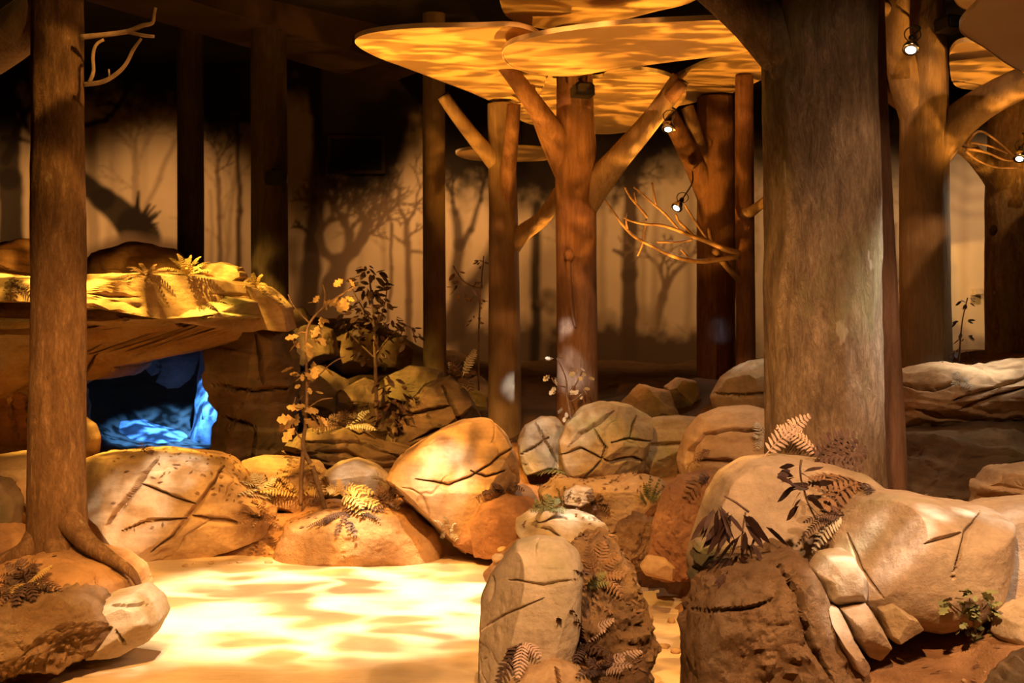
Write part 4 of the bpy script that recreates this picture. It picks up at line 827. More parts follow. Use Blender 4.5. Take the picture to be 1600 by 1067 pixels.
TW = [[(1156, 396, 9), (1130, 388, 9), (1108, 378, 8), (1084, 370, 7), (1060, 360, 6), (1035, 352, 5), (1008, 350, 4), (985, 345, 3), (975, 340, 3)],
      [(1156, 400, 9), (1120, 406, 8), (1086, 408, 7), (1052, 400, 6), (1020, 385, 5), (992, 370, 5), (972, 350, 4), (958, 330, 3), (945, 312, 3)],
      [(1084, 370, 6), (1072, 357, 5), (1060, 345, 4), (1056, 334, 3)], [(1012, 340, 4), (1000, 325, 4), (988, 312, 4), (980, 300, 3), (976, 292, 3)],
      [(1060, 358, 4), (1040, 335, 4), (1020, 318, 3), (1002, 302, 3), (990, 292, 3)], [(1082, 374, 4), (1060, 378, 4), (1026, 378, 3)],
      [(1010, 342, 3), (1004, 380, 3), (996, 400, 2)], [(996, 322, 3), (992, 308, 3), (991, 300, 2)], [(1025, 320, 3), (1022, 305, 3), (1019, 285, 3)],
      [(980, 358, 4), (978, 345, 3), (979, 333, 2)], [(1075, 402, 4), (1068, 394, 3), (1064, 390, 3)], [(1112, 380, 7), (1109, 366, 6), (1108, 356, 6)], [(1118, 392, 12), (1135, 415, 11, 10.9), (1155, 438, 9, 10.95), (1170, 445, 8, 11)],
      [(1108, 378, 4), (1090, 352, 4), (1076, 330, 3), (1070, 320, 3)]]
for k, pth in enumerate(TW):
    tb = limb('branch' if k == 0 else 'twig', t8 if k == 0 else tb0, [(x, y, w_, (z_[0] if z_ else 10.7)) for x, y, w_, *z_ in pth], 10.7, 'twig_tan', ring=8, step=.03, bark=.05, seed=60 + k)
    if k == 0: tb0 = tb; tb['label'] = 'bare twiggy branch'
# right trunks
t11 = tree('thick lit trunk right of the giant one with a broad right branch', 590, [(1447, 640, 80), (1446, 520, 78), (1445, 380, 76), (1444, 240, 74), (1444, 120, 73), (1444, 0, 62), (1444, -230, 58)], 8.5, 'bark_tan', ring=56, step=.03, bark=.025, seed=71, flare=(.06, .14, 4, 0))
limb('branch', t11, [(1440, 190, 58, 8.5), (1414, 122, 50, 8.45), (1402, 60, 38, 8.35), (1404, 0, 34, 8.3), (1408, -60, 32, 8.3)], 8.5, 'bark_tan', ring=28, bark=.04, seed=72, label='left branch rising in yellow light')
limb('branch', t11, [(1400, 30, 26, 8.35), (1385, 14, 22, 8.3), (1374, 6, 18, 8.3)], 8.35, 'bark_tan', ring=16, seed=73, label='short sawn stub')
limb('branch', t11, [(1455, 238, 58, 8.5), (1500, 188, 56, 8.45), (1545, 156, 52, 8.3), (1600, 128, 50, 8.2), (1660, 104, 48, 8.1)], 8.5, 'bark_tan', ring=32, bark=.04, seed=74, label='broad right branch')
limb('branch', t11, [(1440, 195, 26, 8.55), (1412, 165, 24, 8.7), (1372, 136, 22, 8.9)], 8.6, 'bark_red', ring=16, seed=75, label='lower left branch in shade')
t12 = tree('grey far right trunk cropped by the frame edge with an arching left branch', 570, [(1590, 640, 96), (1588, 500, 92), (1586, 380, 88), (1584, 290, 84), (1590, 210, 88), (1590, 60, 84), (1590, -180, 80)], 9.6, 'bark_old', ring=48, step=.04, bark=.03, seed=81)
limb('branch', t12, [(1582, 310, 50, 9.6), (1548, 270, 34, 9.55), (1520, 240, 28, 9.45), (1492, 220, 24, 9.4)], 9.55, 'bark_old', ring=24, seed=82)
for k, pth in enumerate([[(1510, 225, 5), (1530, 205, 4), (1560, 222, 3), (1585, 245, 3)], [(1510, 232, 5), (1540, 238, 4), (1570, 250, 3), (1590, 250, 3)], [(1515, 222, 4), (1545, 228, 3), (1575, 240, 3)], [(1508, 236, 4), (1530, 252, 3), (1560, 262, 3), (1598, 262, 3)]]):
    limb('twig', t12, pth, 9.1, 'twig_tan', ring=8, step=.03, seed=90 + k)
limb('knot', t12.children[0], [(1551, 366, 8, 9.28), (1552, 360, 13, 9.26), (1553, 354, 8, 9.28)], 9.3, 'bark_dark', ring=12, step=.01, label='dark knot hole')

# ------------------------------------------------------------------ canopy discs
def canopy(label, outline, h, thick=0.018, rods=()):
    pts = []
    n = len(outline)
    def pl(q): return np.array(((q[0] - 800) * ((h - CAMZ) * FPX / (HOR - q[1])) / FPX, (h - CAMZ) * FPX / (HOR - q[1])))
    w_ = [pl(q) for q in outline]
    for k in range(n):
        a, b, c, d = w_[k - 1], w_[k], w_[(k + 1) % n], w_[(k + 2) % n]
        for f in np.linspace(0, 1, 8, endpoint=False):
            pts.append(0.5 * (2 * b + (c - a) * f + (2 * a - 5 * b + 4 * c - d) * f * f + (3 * b - a - 3 * c + d) * f ** 3))
    pts = np.array(pts); m = len(pts); cen = pts.mean(0)
    root = empty('canopy_disc', (cen[0], cen[1], h), label, 'canopy', 'cream canopy discs')
    rings = [(pts * .0 + pts, h + .006), ]
    ins = cen + (pts - cen) * 0.992
    V = [(x, y, h) for x, y in ins] + [(x, y, h + thick) for x, y in ins]
    F = [tuple(range(m))[::-1], tuple(range(m, 2 * m))] + [(k, (k + 1) % m, m + (k + 1) % m, m + k) for k in range(m)]
    link('board', mk_mesh('board', V, F, False), M['canopy'], root)
    i2 = cen + (pts - cen) * 0.993
    V = [(x, y, h - .006) for x, y in i2] + [(x, y, h - .006) for x, y in pts] + [(x, y, h + thick + .006) for x, y in pts] + [(x, y, h + thick + .006) for x, y in i2]
    F = []
    for r in range(4):
        for k in range(m):
            a, b = r * m + k, r * m + (k + 1) % m; c, d = ((r + 1) % 4) * m + (k + 1) % m, ((r + 1) % 4) * m + k
            F.append((a, b, c, d))
    link('edge_band', mk_mesh('edge_band', V, F, False), M['rim'], root)
    if rods:
        for rx, ry in rods:
            V, F = tube([(rx, ry, h + thick), (rx, ry, 4.61)], [.008, .008], 8, .3, bark=0); link('hanger_rod', mk_mesh('hanger_rod', V, F), M['black_metal'], root)
    return root
canopy('widest cream canopy disc with a pointed left lobe', [(555, 66), (572, 52), (640, 43), (740, 41), (810, 41), (850, 62), (856, 105), (846, 140), (820, 158), (790, 161), (765, 156), (735, 143), (690, 126), (640, 107), (585, 86)], 3.35)
canopy('long cream canopy disc with a bright front edge over the central trunk', [(784, 84), (800, 66), (850, 53), (900, 45), (960, 38), (1040, 33), (1130, 30), (1210, 31), (1270, 40), (1290, 58), (1250, 68), (1190, 77), (1140, 84), (1060, 94), (1000, 102), (960, 107), (900, 117), (850, 116), (802, 105)], 3.25, rods=((1.66, 6.9),))
canopy('highest cream canopy disc cut by the top of the photo', [(783, 8), (800, 30), (850, 44), (900, 44), (960, 33), (1020, 18), (1080, 2), (1120, -30), (1100, -80), (950, -110), (820, -80), (782, -30)], 3.73)
canopy('rear cream canopy disc behind the Y shaped central trunk', [(960, 107), (1005, 109), (1047, 119), (1072, 140), (1060, 165), (1020, 195), (960, 208), (900, 206), (850, 198), (812, 186), (800, 160), (830, 130), (870, 121), (935, 121), (945, 112)], 3.45)
canopy('rear cream canopy disc resting on the two reddish right trunks', [(1045, 125), (1095, 100), (1150, 84), (1210, 77), (1260, 88), (1255, 105), (1195, 122), (1150, 142), (1090, 158), (1050, 166), (1012, 164), (1010, 142)], 3.75)
canopy('small dim far canopy disc behind the slanting branch', [(712, 239), (740, 232), (800, 230), (850, 233), (866, 241), (850, 250), (790, 252), (735, 249)], 3.3, rods=((-.25, 13.3), (.1, 13.3)))
canopy('amber canopy disc behind the broad branch of the right trunk', [(1486, 78), (1510, 64), (1560, 75), (1640, 98), (1700, 120), (1640, 136), (1560, 140), (1510, 138), (1490, 130), (1484, 105)], 3.4)
canopy('dim canopy disc at the top right corner in front of the amber one', [(1499, 45), (1525, 8), (1560, -25), (1650, -40), (1720, 40), (1690, 110), (1630, 122), (1582, 104), (1540, 75)], 3.1)
canopy('sliver of a canopy disc at the top frame edge right of the trunks', [(1490, -6), (1510, 14), (1545, 10), (1600, -15), (1590, -55), (1510, -50)], 3.45)

# ------------------------------------------------------------------ lamps
def rot_to(v): return Vector(v).normalized().to_track_quat('-Z', 'Y').to_matrix().to_4x4()
def lathe(prof, seg=20):
    V, F = [], []
    for r, z in prof:
        V += [(r * math.cos(a), r * math.sin(a), z) for a in np.linspace(0, 2 * PI, seg, endpoint=False)]
    for k in range(len(prof) - 1):
        for s in range(seg):
            F.append((k * seg + s, k * seg + (s + 1) % seg, (k + 1) * seg + (s + 1) % seg, (k + 1) * seg + s))
    F.append(tuple(range(seg))[::-1]); F.append(tuple(range((len(prof) - 1) * seg, len(prof) * seg)))
    return V, F
def lathe_obj(name, prof, mat, parent, mtx, label=None):
    V, F = lathe(prof); V = [mtx @ Vector(v) for v in V]
    o = link(name, mk_mesh(name, V, F), M[mat], parent)
    if label: o['label'] = label
    return o
def spot_lamp(label, px, py, d, aim, rpx, mount, power=40):
    c = P(px, py, d); R = rpx * d / FPX
    root = empty('spot_lamp', c, label, 'lamp', 'small bright spot lamps')
    mt = Matrix.Translation(c) @ rot_to(aim)
    lathe_obj('bulb_face', [(R * .1, .004), (R * .85, .004), (R * .88, 0), (R * .1, -R * .1)], 'lamp_glow', root, mt, 'glowing lens')
    lathe_obj('reflector', [(R * .9, -.002), (R, 0), (R * 1.02, R * .25), (R * .75, R * 1.0), (R * .4, R * 1.6), (R * .05, R * 1.65)], 'chrome', root, mt, 'chrome reflector cup')
    lathe_obj('socket', [(R * .38, R * 1.5), (R * .42, R * 2.2), (R * .3, R * 2.5), (R * .05, R * 2.5)], 'black_metal', root, mt, 'black lamp socket')
    top = mt @ Vector((0, 0, R * 2.4)); m = Vector(mount)
    V, F = tube([top, (top + m) / 2 + Vector((R * .8, 0, R * .3)), m], [R * .14] * 3, 8, .01, bark=0); link('bracket', mk_mesh('bracket', V, F), M['black_metal'], root)
    cab = [top + Vector((math.cos(a) * R * 1.0, -R * .2, math.sin(a) * R * 0.9 + R * .2)) for a in np.linspace(-1, 5.2, 9)]
    V, F = tube(cab, [R * .08] * 9, 6, .01, bark=0); link('cable', mk_mesh('cable', V, F), M['black_metal'], root)
    spot('lamp_beam', c + Vector(aim).normalized() * .02, c + Vector(aim), power, (1.0, .86, .66), 110, .8, .02)
    return root
spot_lamp('bright white spot lamp on the thick right trunk below its left branch', 1423, 78, 8.0, (-.25, -.55, -.8), 13, P(1430, 40, 8.32), 60)
spot_lamp('white spot lamp under the right raised branch of the central trunk', 1044, 202, 8.6, (-.15, -.5, -.85), 10, P(1050, 168, 8.72), 30)
spot_lamp('white spot lamp with looped cable hanging left of the dark red trunk', 1057, 325, 11.3, (-.5, -.5, -.7), 9, P(1082, 268, 11.85), 30)
spot_lamp('white spot lamp at the right frame edge before the grey trunk', 1593, 248, 8.7, (-.3, -.5, -.8), 10, P(1598, 208, 9.2), 30)
def box_light(label, px, py, d, wpx, hpx, yaw, mount):
    c = P(px, py, d); s = d / FPX; root = empty('box_light', c, label, 'light', 'black box lights')
    mt = Matrix.Translation(c) @ Matrix.Rotation(yaw, 4, 'Z') @ Matrix.Rotation(-.15, 4, 'X')
    w_, h_, l_ = wpx * s / 2, hpx * s / 2, wpx * s * .7
    ch = h_ * .45
    prof = [(-w_, -h_), (w_, -h_), (w_, h_ - ch), (w_ - ch, h_), (-w_ + ch, h_), (-w_, h_ - ch)]
    V = [mt @ Vector((x, -l_ / 2, z)) for x, z in prof] + [mt @ Vector((x, l_ / 2, z)) for x, z in prof]
    n = 6; F = [tuple(range(n)), tuple(range(n, 2 * n))[::-1]] + [(k, n + k, n + (k + 1) % n, (k + 1) % n) for k in range(n)]
    link('housing', mk_mesh('housing', V, F, False), M['black_metal'], root)
    V = [mt @ Vector((x * .8, -l_ / 2 - .006, z * .7)) for x, z in prof] + [mt @ Vector((x * .8, -l_ / 2 + .01, z * .7)) for x, z in prof]
    link('lens', mk_mesh('lens', V, F, False), M['glass_lens'], root)
    V, F = tube([c, (c + Vector(mount)) / 2 + Vector((0, 0, h_)), mount], [h_ * .3] * 3, 8, .02, bark=0); link('bracket', mk_mesh('bracket', V, F), M['black_metal'], root)
box_light('black box light on the broad dark far trunk', 432, 278, 11.7, 34, 18, .1, P(424, 270, 11.95))
box_light('black box light bolted near the top of the central trunk', 910, 141, 8.75, 32, 20, .35, P(903, 128, 8.95))
box_light('black box light at the top of the thick right trunk', 1484, 38, 8.2, 40, 22, .5, P(1465, 40, 8.42))
# shut vent high on the mural wall
ra, rb = P(512, 212, YW), P(602, 272, YW)
root = empty('wall_vent', ((ra.x + rb.x) / 2, YW - .03, rb.z), 'dark rectangular vent high on the mural above the painted oak', 'vent')
link('panel', box_mesh('panel', ra.x + .04, rb.x - .04, YW - .02, YW, rb.z + .04, ra.z - .04), M['black_paint'], root)
V, F = [], []
for x0, x1, z0, z1 in ((ra.x, rb.x, ra.z - .04, ra.z), (ra.x, rb.x, rb.z, rb.z + .04), (ra.x, ra.x + .04, rb.z + .04, ra.z - .04), (rb.x - .04, rb.x, rb.z + .04, ra.z - .04)):
    k = len(V); V += [(x, y, z) for x in (x0, x1) for y in (YW - .05, YW) for z in (z0, z1)]
    F += [tuple(k + i for i in f) for f in ((0, 1, 3, 2), (4, 6, 7, 5), (0, 4, 5, 1), (2, 3, 7, 6), (0, 2, 6, 4), (1, 5, 7, 3))]
link('vent_frame', mk_mesh('vent_frame', V, F, False), M['brown_paint'], root)
# small junction box on the back wall
c = P(1530, 456, 14.9); root = empty('junction_box', c, 'small beige junction box on the mural wall between the right trunks', 'box')
link('box_body', box_mesh('box_body', c.x - .06, c.x + .06, 14.9, 15.0, c.z - .04, c.z + .04), M['box_plastic'], root)
link('cover_plate', box_mesh('cover_plate', c.x - .045, c.x + .045, 14.89, 14.9, c.z - .028, c.z + .028), M['box_plastic'], root)
spot('wall_patch', (4.2, 14.2, 2.3), (5.75, 15.0, 1.9), 150, (1.0, .55, .16), 38, .3, .02)

# ------------------------------------------------------------------ plants
def frond_geo(base, tip, arch, pairs, ll, side_hint, rnd, taper=1.0, droop=.3):
    b, t = Vector(base), Vector(tip); ctrl = (b + t) / 2 + Vector(arch)
    V, F = [], []
    def at(u): return b * (1 - u) ** 2 + ctrl * 2 * u * (1 - u) + t * u * u
    def tan(u): return ((ctrl - b) * (1 - u) + (t - ctrl) * u).normalized()
    L = (t - b).length; r = max(.0022, L * .010)
    n = 8
    for k in range(n + 1):
        u = k / n; p = at(u); tg = tan(u); s = tg.cross(Vector(side_hint)).normalized(); q = tg.cross(s)
        for a in range(3): V.append(p + (s * math.cos(a * 2.094) + q * math.sin(a * 2.094)) * r * (1 - .7 * u))
    for k in range(n):
        for a in range(3): F.append((k * 3 + a, k * 3 + (a + 1) % 3, k * 3 + 3 + (a + 1) % 3, k * 3 + 3 + a))
    for k in range(pairs):
        u = .14 + .86 * k / pairs; p = at(u); tg = tan(u); s = tg.cross(Vector(side_hint)).normalized(); up = s.cross(tg).normalized()
        ln = ll * (math.sin(PI * min(1, u * .85 + .15)) ** .7) * taper * rnd.uniform(.85, 1.1); wd = L / pairs * .31
        for sg in (-1, 1):
            dirv = (s * sg + tg * .45).normalized()
            i0 = len(V); dr = droop * rnd.uniform(.5, 1.4)
            for f, wf in ((0, .55), (.4, 1.0), (.75, .7)):
                c_ = p + dirv * ln * f - up * (ln * dr * f * f)
                V.append(c_ + tg * wd * wf); V.append(c_ - tg * wd * wf)
            V.append(p + dirv * ln - up * ln * dr)
            F += [(i0, i0 + 1, i0 + 3, i0 + 2), (i0 + 2, i0 + 3, i0 + 5, i0 + 4), (i0 + 4, i0 + 5, i0 + 6)]
    return V, F

PR = random.Random(99)
bpy.context.view_layer.update()
DG = bpy.context.evaluated_depsgraph_get()
SOLID = ('ground', 'floor', 'rock', 'boulder', 'ledge_rock', 'block', 'trunk', 'root', 'layer', 'flat_stone', 'roof_slab', 'cap_stone', 'middle_slab', 'lintel', 'right_pillar', 'cave_floor')
def surface(px, py):
    """depth of the rock, soil or trunk surface that lies along a line of sight"""
    o = Vector((0, 0, CAMZ)); dv = (P(px, py, 1.0) - o).normalized(); st = o.copy()
    for _ in range(6):
        ok, loc, nrm, ix, ob, mx = SC.ray_cast(DG, st, dv)
        if not ok: return None
        if ob.name.split('.')[0] in SOLID: return loc.y
        st = loc + dv * .002
    return None
def rest(px, py, d, gap, reach=.7):
    """keeps a leaf from sinking into the rock it lies on"""
    h = surface(px, py)
    return min(d, h - gap) if h is not None and h > d - reach else d
def fern(label, bx, by, d, fronds, mat, ll=9, pairs=13, group='ferns between the rocks', arch=None, side=(0, -.6, 1), droop=.35):
    h = surface(bx, by)
    if h is not None and abs(h - d) < .9: d = h + .005
    base = P(bx, by, d); root = empty('fern', base, label, 'fern', group); s = d / FPX
    extra = [(fr[0] * PR.uniform(.55, 1.0) + PR.uniform(-9, 9), fr[1] * PR.uniform(.55, 1.0) + PR.uniform(-5, 5), fr[2] + PR.uniform(-.06, .06)) + tuple(fr[3:])
             for fr in fronds if len(fronds) > 4 and (fr[4] if len(fr) > 4 else ll) <= 14]
    for fr in list(fronds) + extra:
        dx, dy, dd = fr[0] * 1.12, fr[1] * 1.12, fr[2]; ar = fr[3] if len(fr) > 3 else 14; l_ = (fr[4] if len(fr) > 4 else ll) * 1.2
        tip = P(bx + dx, by + dy, rest(bx + dx, by + dy, d + dd, .04))
        Lp = math.hypot(dx, dy) + 1e-3
        fp = pairs if l_ < 5 else 0
        if l_ >= 5: l_ = min(l_, .42 * Lp + 3); fp = max(7, int(Lp / (l_ * .36 + .8)))
        V, F = frond_geo(base, tip, (0, 0, ar * s), fp, l_ * s, side, PR, droop=droop)
        mm = M[fr[5]] if len(fr) > 5 else M[mat]
        link('frond', mk_mesh('frond', V, F, False), mm, root)
    return root

def leaf_mesh(name, kind):
    if kind == 'oval':
        prof = [(0, 0), (.16, .22), (.22, .5), (.14, .8), (0, 1)]
    elif kind == 'strap':
        prof = [(0, 0), (.09, .2), (.11, .5), (.08, .8), (0, 1)]
    else:
        prof = [(0, 0), (.10, .15), (.28, .30), (.16, .42), (.36, .58), (.20, .70), (.22, .84), (0, 1)]
    mid = [(0, y, -.02 - .12 * (y - .5) ** 2) for _, y in prof]
    V = list(mid); n = len(prof)
    V += [(x, y, .06 * x - .10 * y * y) for x, y in prof[1:-1]] + [(-x, y, .06 * x - .10 * y * y) for x, y in prof[1:-1]]
    F = []
    def r(k): return n + k - 1
    def l(k): return n + (n - 2) + k - 1
    for k in range(n - 1):
        for g, rev in ((r, 0), (l, 1)):
            q = [k, k + 1] + ([g(k + 1)] if k + 1 < n - 1 else []) + ([g(k)] if k > 0 else [])
            F.append(tuple(q[::-1] if rev else q))
    return mk_mesh(name, V, F, True)
LEAF_M = {}
def leaf_data(kind, mat):
    if (kind, mat) not in LEAF_M:
        me = leaf_mesh('leaf', kind); me.materials.append(M[mat]); LEAF_M[(kind, mat)] = me
    return LEAF_M[(kind, mat)]

def sapling(name, label, bx, by, d, stems, clusters, kind, mat, cat='plant', group='saplings', stem_mat='twig', down=.3, stemlabel=None):
    base = P(bx, by, d); root = empty(name, base, label, cat, group); s = d / FPX
    for k, st in enumerate(stems):
        limb('stem' if k == 0 else 'twig', root, [(q[0], q[1], q[2], rest(q[0], q[1], d, .012, .5)) for q in st], d, stem_mat, ring=7, step=.03, bark=.05, seed=200 + k)
    for cx, cy, spread, n, size in clusters:
        for k in range(n):
            a = PR.uniform(0, 2 * PI); r = spread * math.sqrt(PR.random())
            lx, ly = cx + math.cos(a) * r, cy + math.sin(a) * r * .8
            p = P(lx, ly, rest(lx, ly, d + PR.uniform(-1, 1) * spread * s * .7, .03, .5))
            o = bpy.data.objects.new('leaf', leaf_data(kind, mat)); C.objects.link(o)
            o.parent = root; o.location = p - base
            dirv = Vector((math.cos(a), PR.uniform(-.8, .5), PR.uniform(-1, .5) - down)).normalized()
            o.rotation_mode = 'QUATERNION'
            qd = dirv.to_track_quat('Y', 'Z'); o.rotation_quaternion = qd @ Vector((0, 1, 0)).rotation_difference(Vector((0, 1, 0)))
            from mathutils import Quaternion
            o.rotation_quaternion = qd @ Quaternion((0, 1, 0), PR.uniform(-1.2, 1.2))
            z_ = size * s * PR.uniform(.7, 1.25); o.scale = (z_, z_, z_)
    return root

sapling('sapling', 'tall dry sapling with gold curled leaves beside the cave pillar', 495, 800, 8.5,
        [[(508, 795, 7), (490, 735, 8), (474, 700, 7), (478, 660, 6), (480, 600, 5), (478, 540, 4), (484, 505, 4), (512, 475, 3), (555, 447, 3)],
         [(474, 705, 7), (471, 740, 7), (470, 790, 6)], [(484, 505, 3), (460, 480, 2), (450, 460, 2)], [(505, 480, 3), (508, 460, 2), (504, 445, 2)], [(480, 605, 3), (515, 570, 2), (540, 556, 2)],
         [(474, 690, 3), (455, 660, 2), (462, 620, 2)], [(478, 640, 3), (500, 625, 2), (520, 622, 2)], [(480, 520, 3), (465, 520, 2), (455, 535, 2)]],
        [(475, 520, 20, 9, 26), (505, 465, 12, 4, 20), (530, 470, 14, 4, 20), (540, 440, 8, 2, 18), (470, 570, 18, 4, 18), (490, 580, 24, 7, 20), (480, 610, 20, 4, 16), (470, 660, 24, 9, 24), (490, 640, 18, 6, 24), (455, 535, 8, 2, 16), (500, 500, 12, 4, 24)],
        'lobed', 'leaf_dry')
sapling('sapling', 'dark leaved sapling standing against the mural left of the slim post', 588, 676, 9.8,
        [[(590, 672, 7), (588, 620, 6), (586, 560, 5), (584, 500, 4), (578, 440, 3)], [(586, 560, 3), (560, 535, 3), (540, 515, 2)], [(586, 555, 3), (615, 520, 3), (640, 510, 2), (650, 535, 2)], [(585, 520, 3), (600, 480, 2), (606, 440, 2)], [(585, 510, 3), (560, 470, 2), (550, 450, 2)], [(588, 610, 3), (610, 600, 2)]],
        [(580, 440, 24, 40, 16), (575, 475, 30, 46, 16), (590, 505, 34, 36, 16), (545, 510, 14, 16, 15), (612, 500, 20, 16, 15), (640, 525, 20, 12, 15), (578, 545, 26, 22, 15), (600, 590, 20, 14, 16), (625, 615, 24, 24, 16), (610, 640, 26, 26, 16), (555, 490, 20, 18, 15), (570, 420, 10, 6, 14), (600, 660, 20, 14, 16)],
        'oval', 'leaf_dark')
sapling('sapling', 'spindly plant with white lit leaves at the foot of the central trunk', 888, 648, 8.55,
        [[(892, 655, 3), (886, 620, 3), (884, 590, 2), (870, 560, 2)], [(886, 620, 2), (900, 600, 2), (910, 580, 2)], [(884, 605, 2), (868, 600, 2), (862, 590, 2)], [(887, 630, 2), (905, 620, 2), (912, 612, 2)]],
        [(866, 560, 5, 3, 12), (864, 588, 6, 4, 12), (903, 580, 10, 8, 12), (905, 608, 9, 7, 12), (872, 610, 8, 5, 12), (884, 640, 14, 8, 11), (918, 590, 6, 3, 11)], 'lobed', 'leaf_pale', stem_mat='twig')
sapling('sapling', 'thin hanging sapling with ochre leaves left of the forked tan trunk', 748, 600, 10.6,
        [[(748, 610, 3), (748, 540, 3), (750, 470, 3), (756, 400, 2)], [(750, 450, 2), (725, 440, 2), (708, 415, 2)]],
        [(722, 450, 16, 10, 15), (745, 470, 12, 12, 10), (755, 410, 10, 10, 9), (740, 500, 12, 10, 9), (712, 425, 6, 3, 12), (752, 440, 8, 8, 9)], 'oval', 'leaf_brown')
sapling('sapling', 'dark vine like plant at the foot of the thick right trunk', 1500, 580, 8.3,
        [[(1498, 585, 3), (1500, 540, 3), (1504, 500, 2), (1512, 465, 2)]],
        [(1510, 470, 9, 8, 11), (1502, 500, 10, 8, 11), (1506, 525, 10, 8, 11), (1500, 555, 14, 16, 11), (1480, 568, 20, 14, 10), (1512, 565, 10, 6, 10)], 'oval', 'leaf_dark')
sapling('leafy_plant', 'small leafy green plant in the soil under the right boulder', 1525, 985, 4.2,
        [[(1524, 990, 4), (1520, 960, 3), (1515, 935, 3)], [(1522, 970, 3), (1500, 955, 2), (1482, 940, 2)], [(1522, 965, 3), (1538, 950, 2), (1546, 940, 2)]],
        [(1490, 940, 10, 7, 20), (1510, 955, 12, 8, 18), (1528, 925, 14, 9, 20), (1540, 950, 12, 10, 18), (1515, 975, 16, 10, 16), (1535, 985, 12, 8, 16)], 'lobed', 'leaf_green', group=None, down=0)
sapling('leafy_plant', 'bare stem with long pointed leaves hanging over the fern boulder', 1270, 815, 4.35,
        [[(1276, 812, 3), (1264, 790, 3), (1256, 765, 3), (1250, 740, 3), (1252, 718, 4)]],
        [(1248, 735, 14, 5, 30), (1256, 755, 18, 6, 34), (1252, 780, 14, 5, 28), (1268, 762, 8, 3, 26)], 'oval', 'leaf_dark', group=None, down=-.1)
sapling('leafy_plant', 'drooping plant of dark strap leaves on the left flank of the fern boulder', 1145, 780, 4.35,
        [[(1170, 800, 4), (1150, 785, 4), (1132, 775, 3)], [(1165, 800, 3), (1160, 830, 3), (1158, 860, 2)]],
        [(1122, 800, 16, 12, 48), (1150, 810, 22, 14, 52), (1165, 840, 16, 9, 50), (1150, 870, 12, 7, 36), (1192, 822, 6, 2, 50), (1140, 895, 8, 3, 30)], 'strap', 'leaf_dark', group=None, down=1.2)

fern('gold dry fern clump on the cave roof beside the cap stone', 292, 432, 9.4, [(-26, -26, 0), (-14, -32, .1), (6, -30, 0), (20, -28, .1), (34, -20, 0), (-40, -10, -.1), (44, -6, -.1), (-8, -14, -.2), (16, -12, -.2)], 'fern_dry', 4, 11)
fern('brown dry fern clump on the cave roof left of the gold clump', 230, 434, 9.4, [(-30, -14, 0), (-44, 2, 0), (-12, -20, .1), (14, -18, 0), (28, -10, 0), (4, -8, -.2), (-20, 2, -.2)], 'leaf_brown', 4, 11)
fern('small rusty fern on the right end of the cave roof', 400, 448, 9.6, [(-14, -10, 0), (-6, -18, 0), (8, -14, 0), (18, 2, 0), (24, 14, -.1), (-18, 2, 0)], 'fern_dry', 4, 9)
fern('little dark fern on the gold rock left of the tree', 24, 452, 9.4, [(-16, -8, 0), (-6, -14, 0), (12, -10, 0), (20, 0, 0), (-18, 4, -.1)], 'fern_dark', 6, 9)
fern('tiny dark sprig at the lip of the cave hollow', 226, 706, 8.9, [(-8, -10, 0), (6, -6, 0), (-14, -2, 0), (12, 4, -.1)], 'fern_dark', 4, 6)
fern('gold fern with one broad combed frond behind the orange bank', 470, 775, 8.05, [(34, -2, -.1, 26, 22), (-30, -28, 0), (-44, -20, 0), (-60, -6, 0), (30, -40, .1), (-10, -44, .1)], 'fern_dry', 11, 15)
fern('arched brown fern with a toothed frond beside the gold boulder', 535, 775, 8.0, [(34, 12, -.1, 40, 20), (46, -2, 0, 24), (-6, -24, 0, 6, 6), (-24, -10, 0), (30, 28, -.2), (52, 20, 0)], 'fern_dry', 12, 13)
fern('dark fern sprigs trailing on the orange bank', 545, 800, 7.75, [(-44, 20, -.1, 8, 7, 'fern_dark'), (-20, 34, -.1, 6, 8, 'fern_dark'), (10, 36, -.1, 6, 7, 'fern_dark'), (46, 12, 0, 10, 6, 'fern_dark'), (66, -6, .1, 8, 5, 'fern_dark'), (-60, 22, 0, 8, 6, 'fern_dark')], 'fern_dark', 6, 11)
fern('dusky dry bush on the left end of the orange bank', 405, 812, 8.0, [(-40, -8, 0), (-28, -22, 0), (-10, -28, 0), (8, -26, 0), (26, -18, 0), (36, -4, 0), (-20, -10, -.2), (14, -10, -.2), (-34, 8, -.2), (30, 10, -.2), (0, -4, -.3), (-10, 12, -.3)], 'leaf_brown', 6, 14)
fern('clump of dark upright blades behind the combed fern', 425, 780, 8.2, [(20, -46, 0, 2, 3), (8, -40, 0, 2, 3), (-10, -36, 0, 2, 3), (-30, -20, 0, 8, 8, 'leaf_pale'), (-36, -6, 0, 6, 8, 'leaf_pale')], 'fern_dark', 4, 8)
fern('brown fern litter at the foot of the dark leaved sapling', 540, 668, 9.4, [(-40, -8, 0), (-24, -16, 0), (16, -18, 0), (30, -8, 0), (34, -24, 0, 10, 9, 'leaf_pale'), (-10, -20, 0), (44, 4, -.1, 12, 8, 'leaf_pale'), (-50, 4, 0)], 'fern_dark', 9, 11)
fern('dusty fern on the slope rock right of the slim post', 722, 590, 10.0, [(-22, -10, 0), (-16, -30, 0), (20, -40, 0, 6, 8, 'leaf_pale'), (24, -6, 0), (-20, -22, 0, 6, 8, 'leaf_pale'), (14, 22, -.1)], 'fern_dark', 9, 11)
fern('small comb shaped fern in front of the whitish boulder', 836, 742, 8.2, [(44, 0, 0, 14, 12), (-4, 10, 0), (30, -8, 0)], 'fern_green', 9, 13)
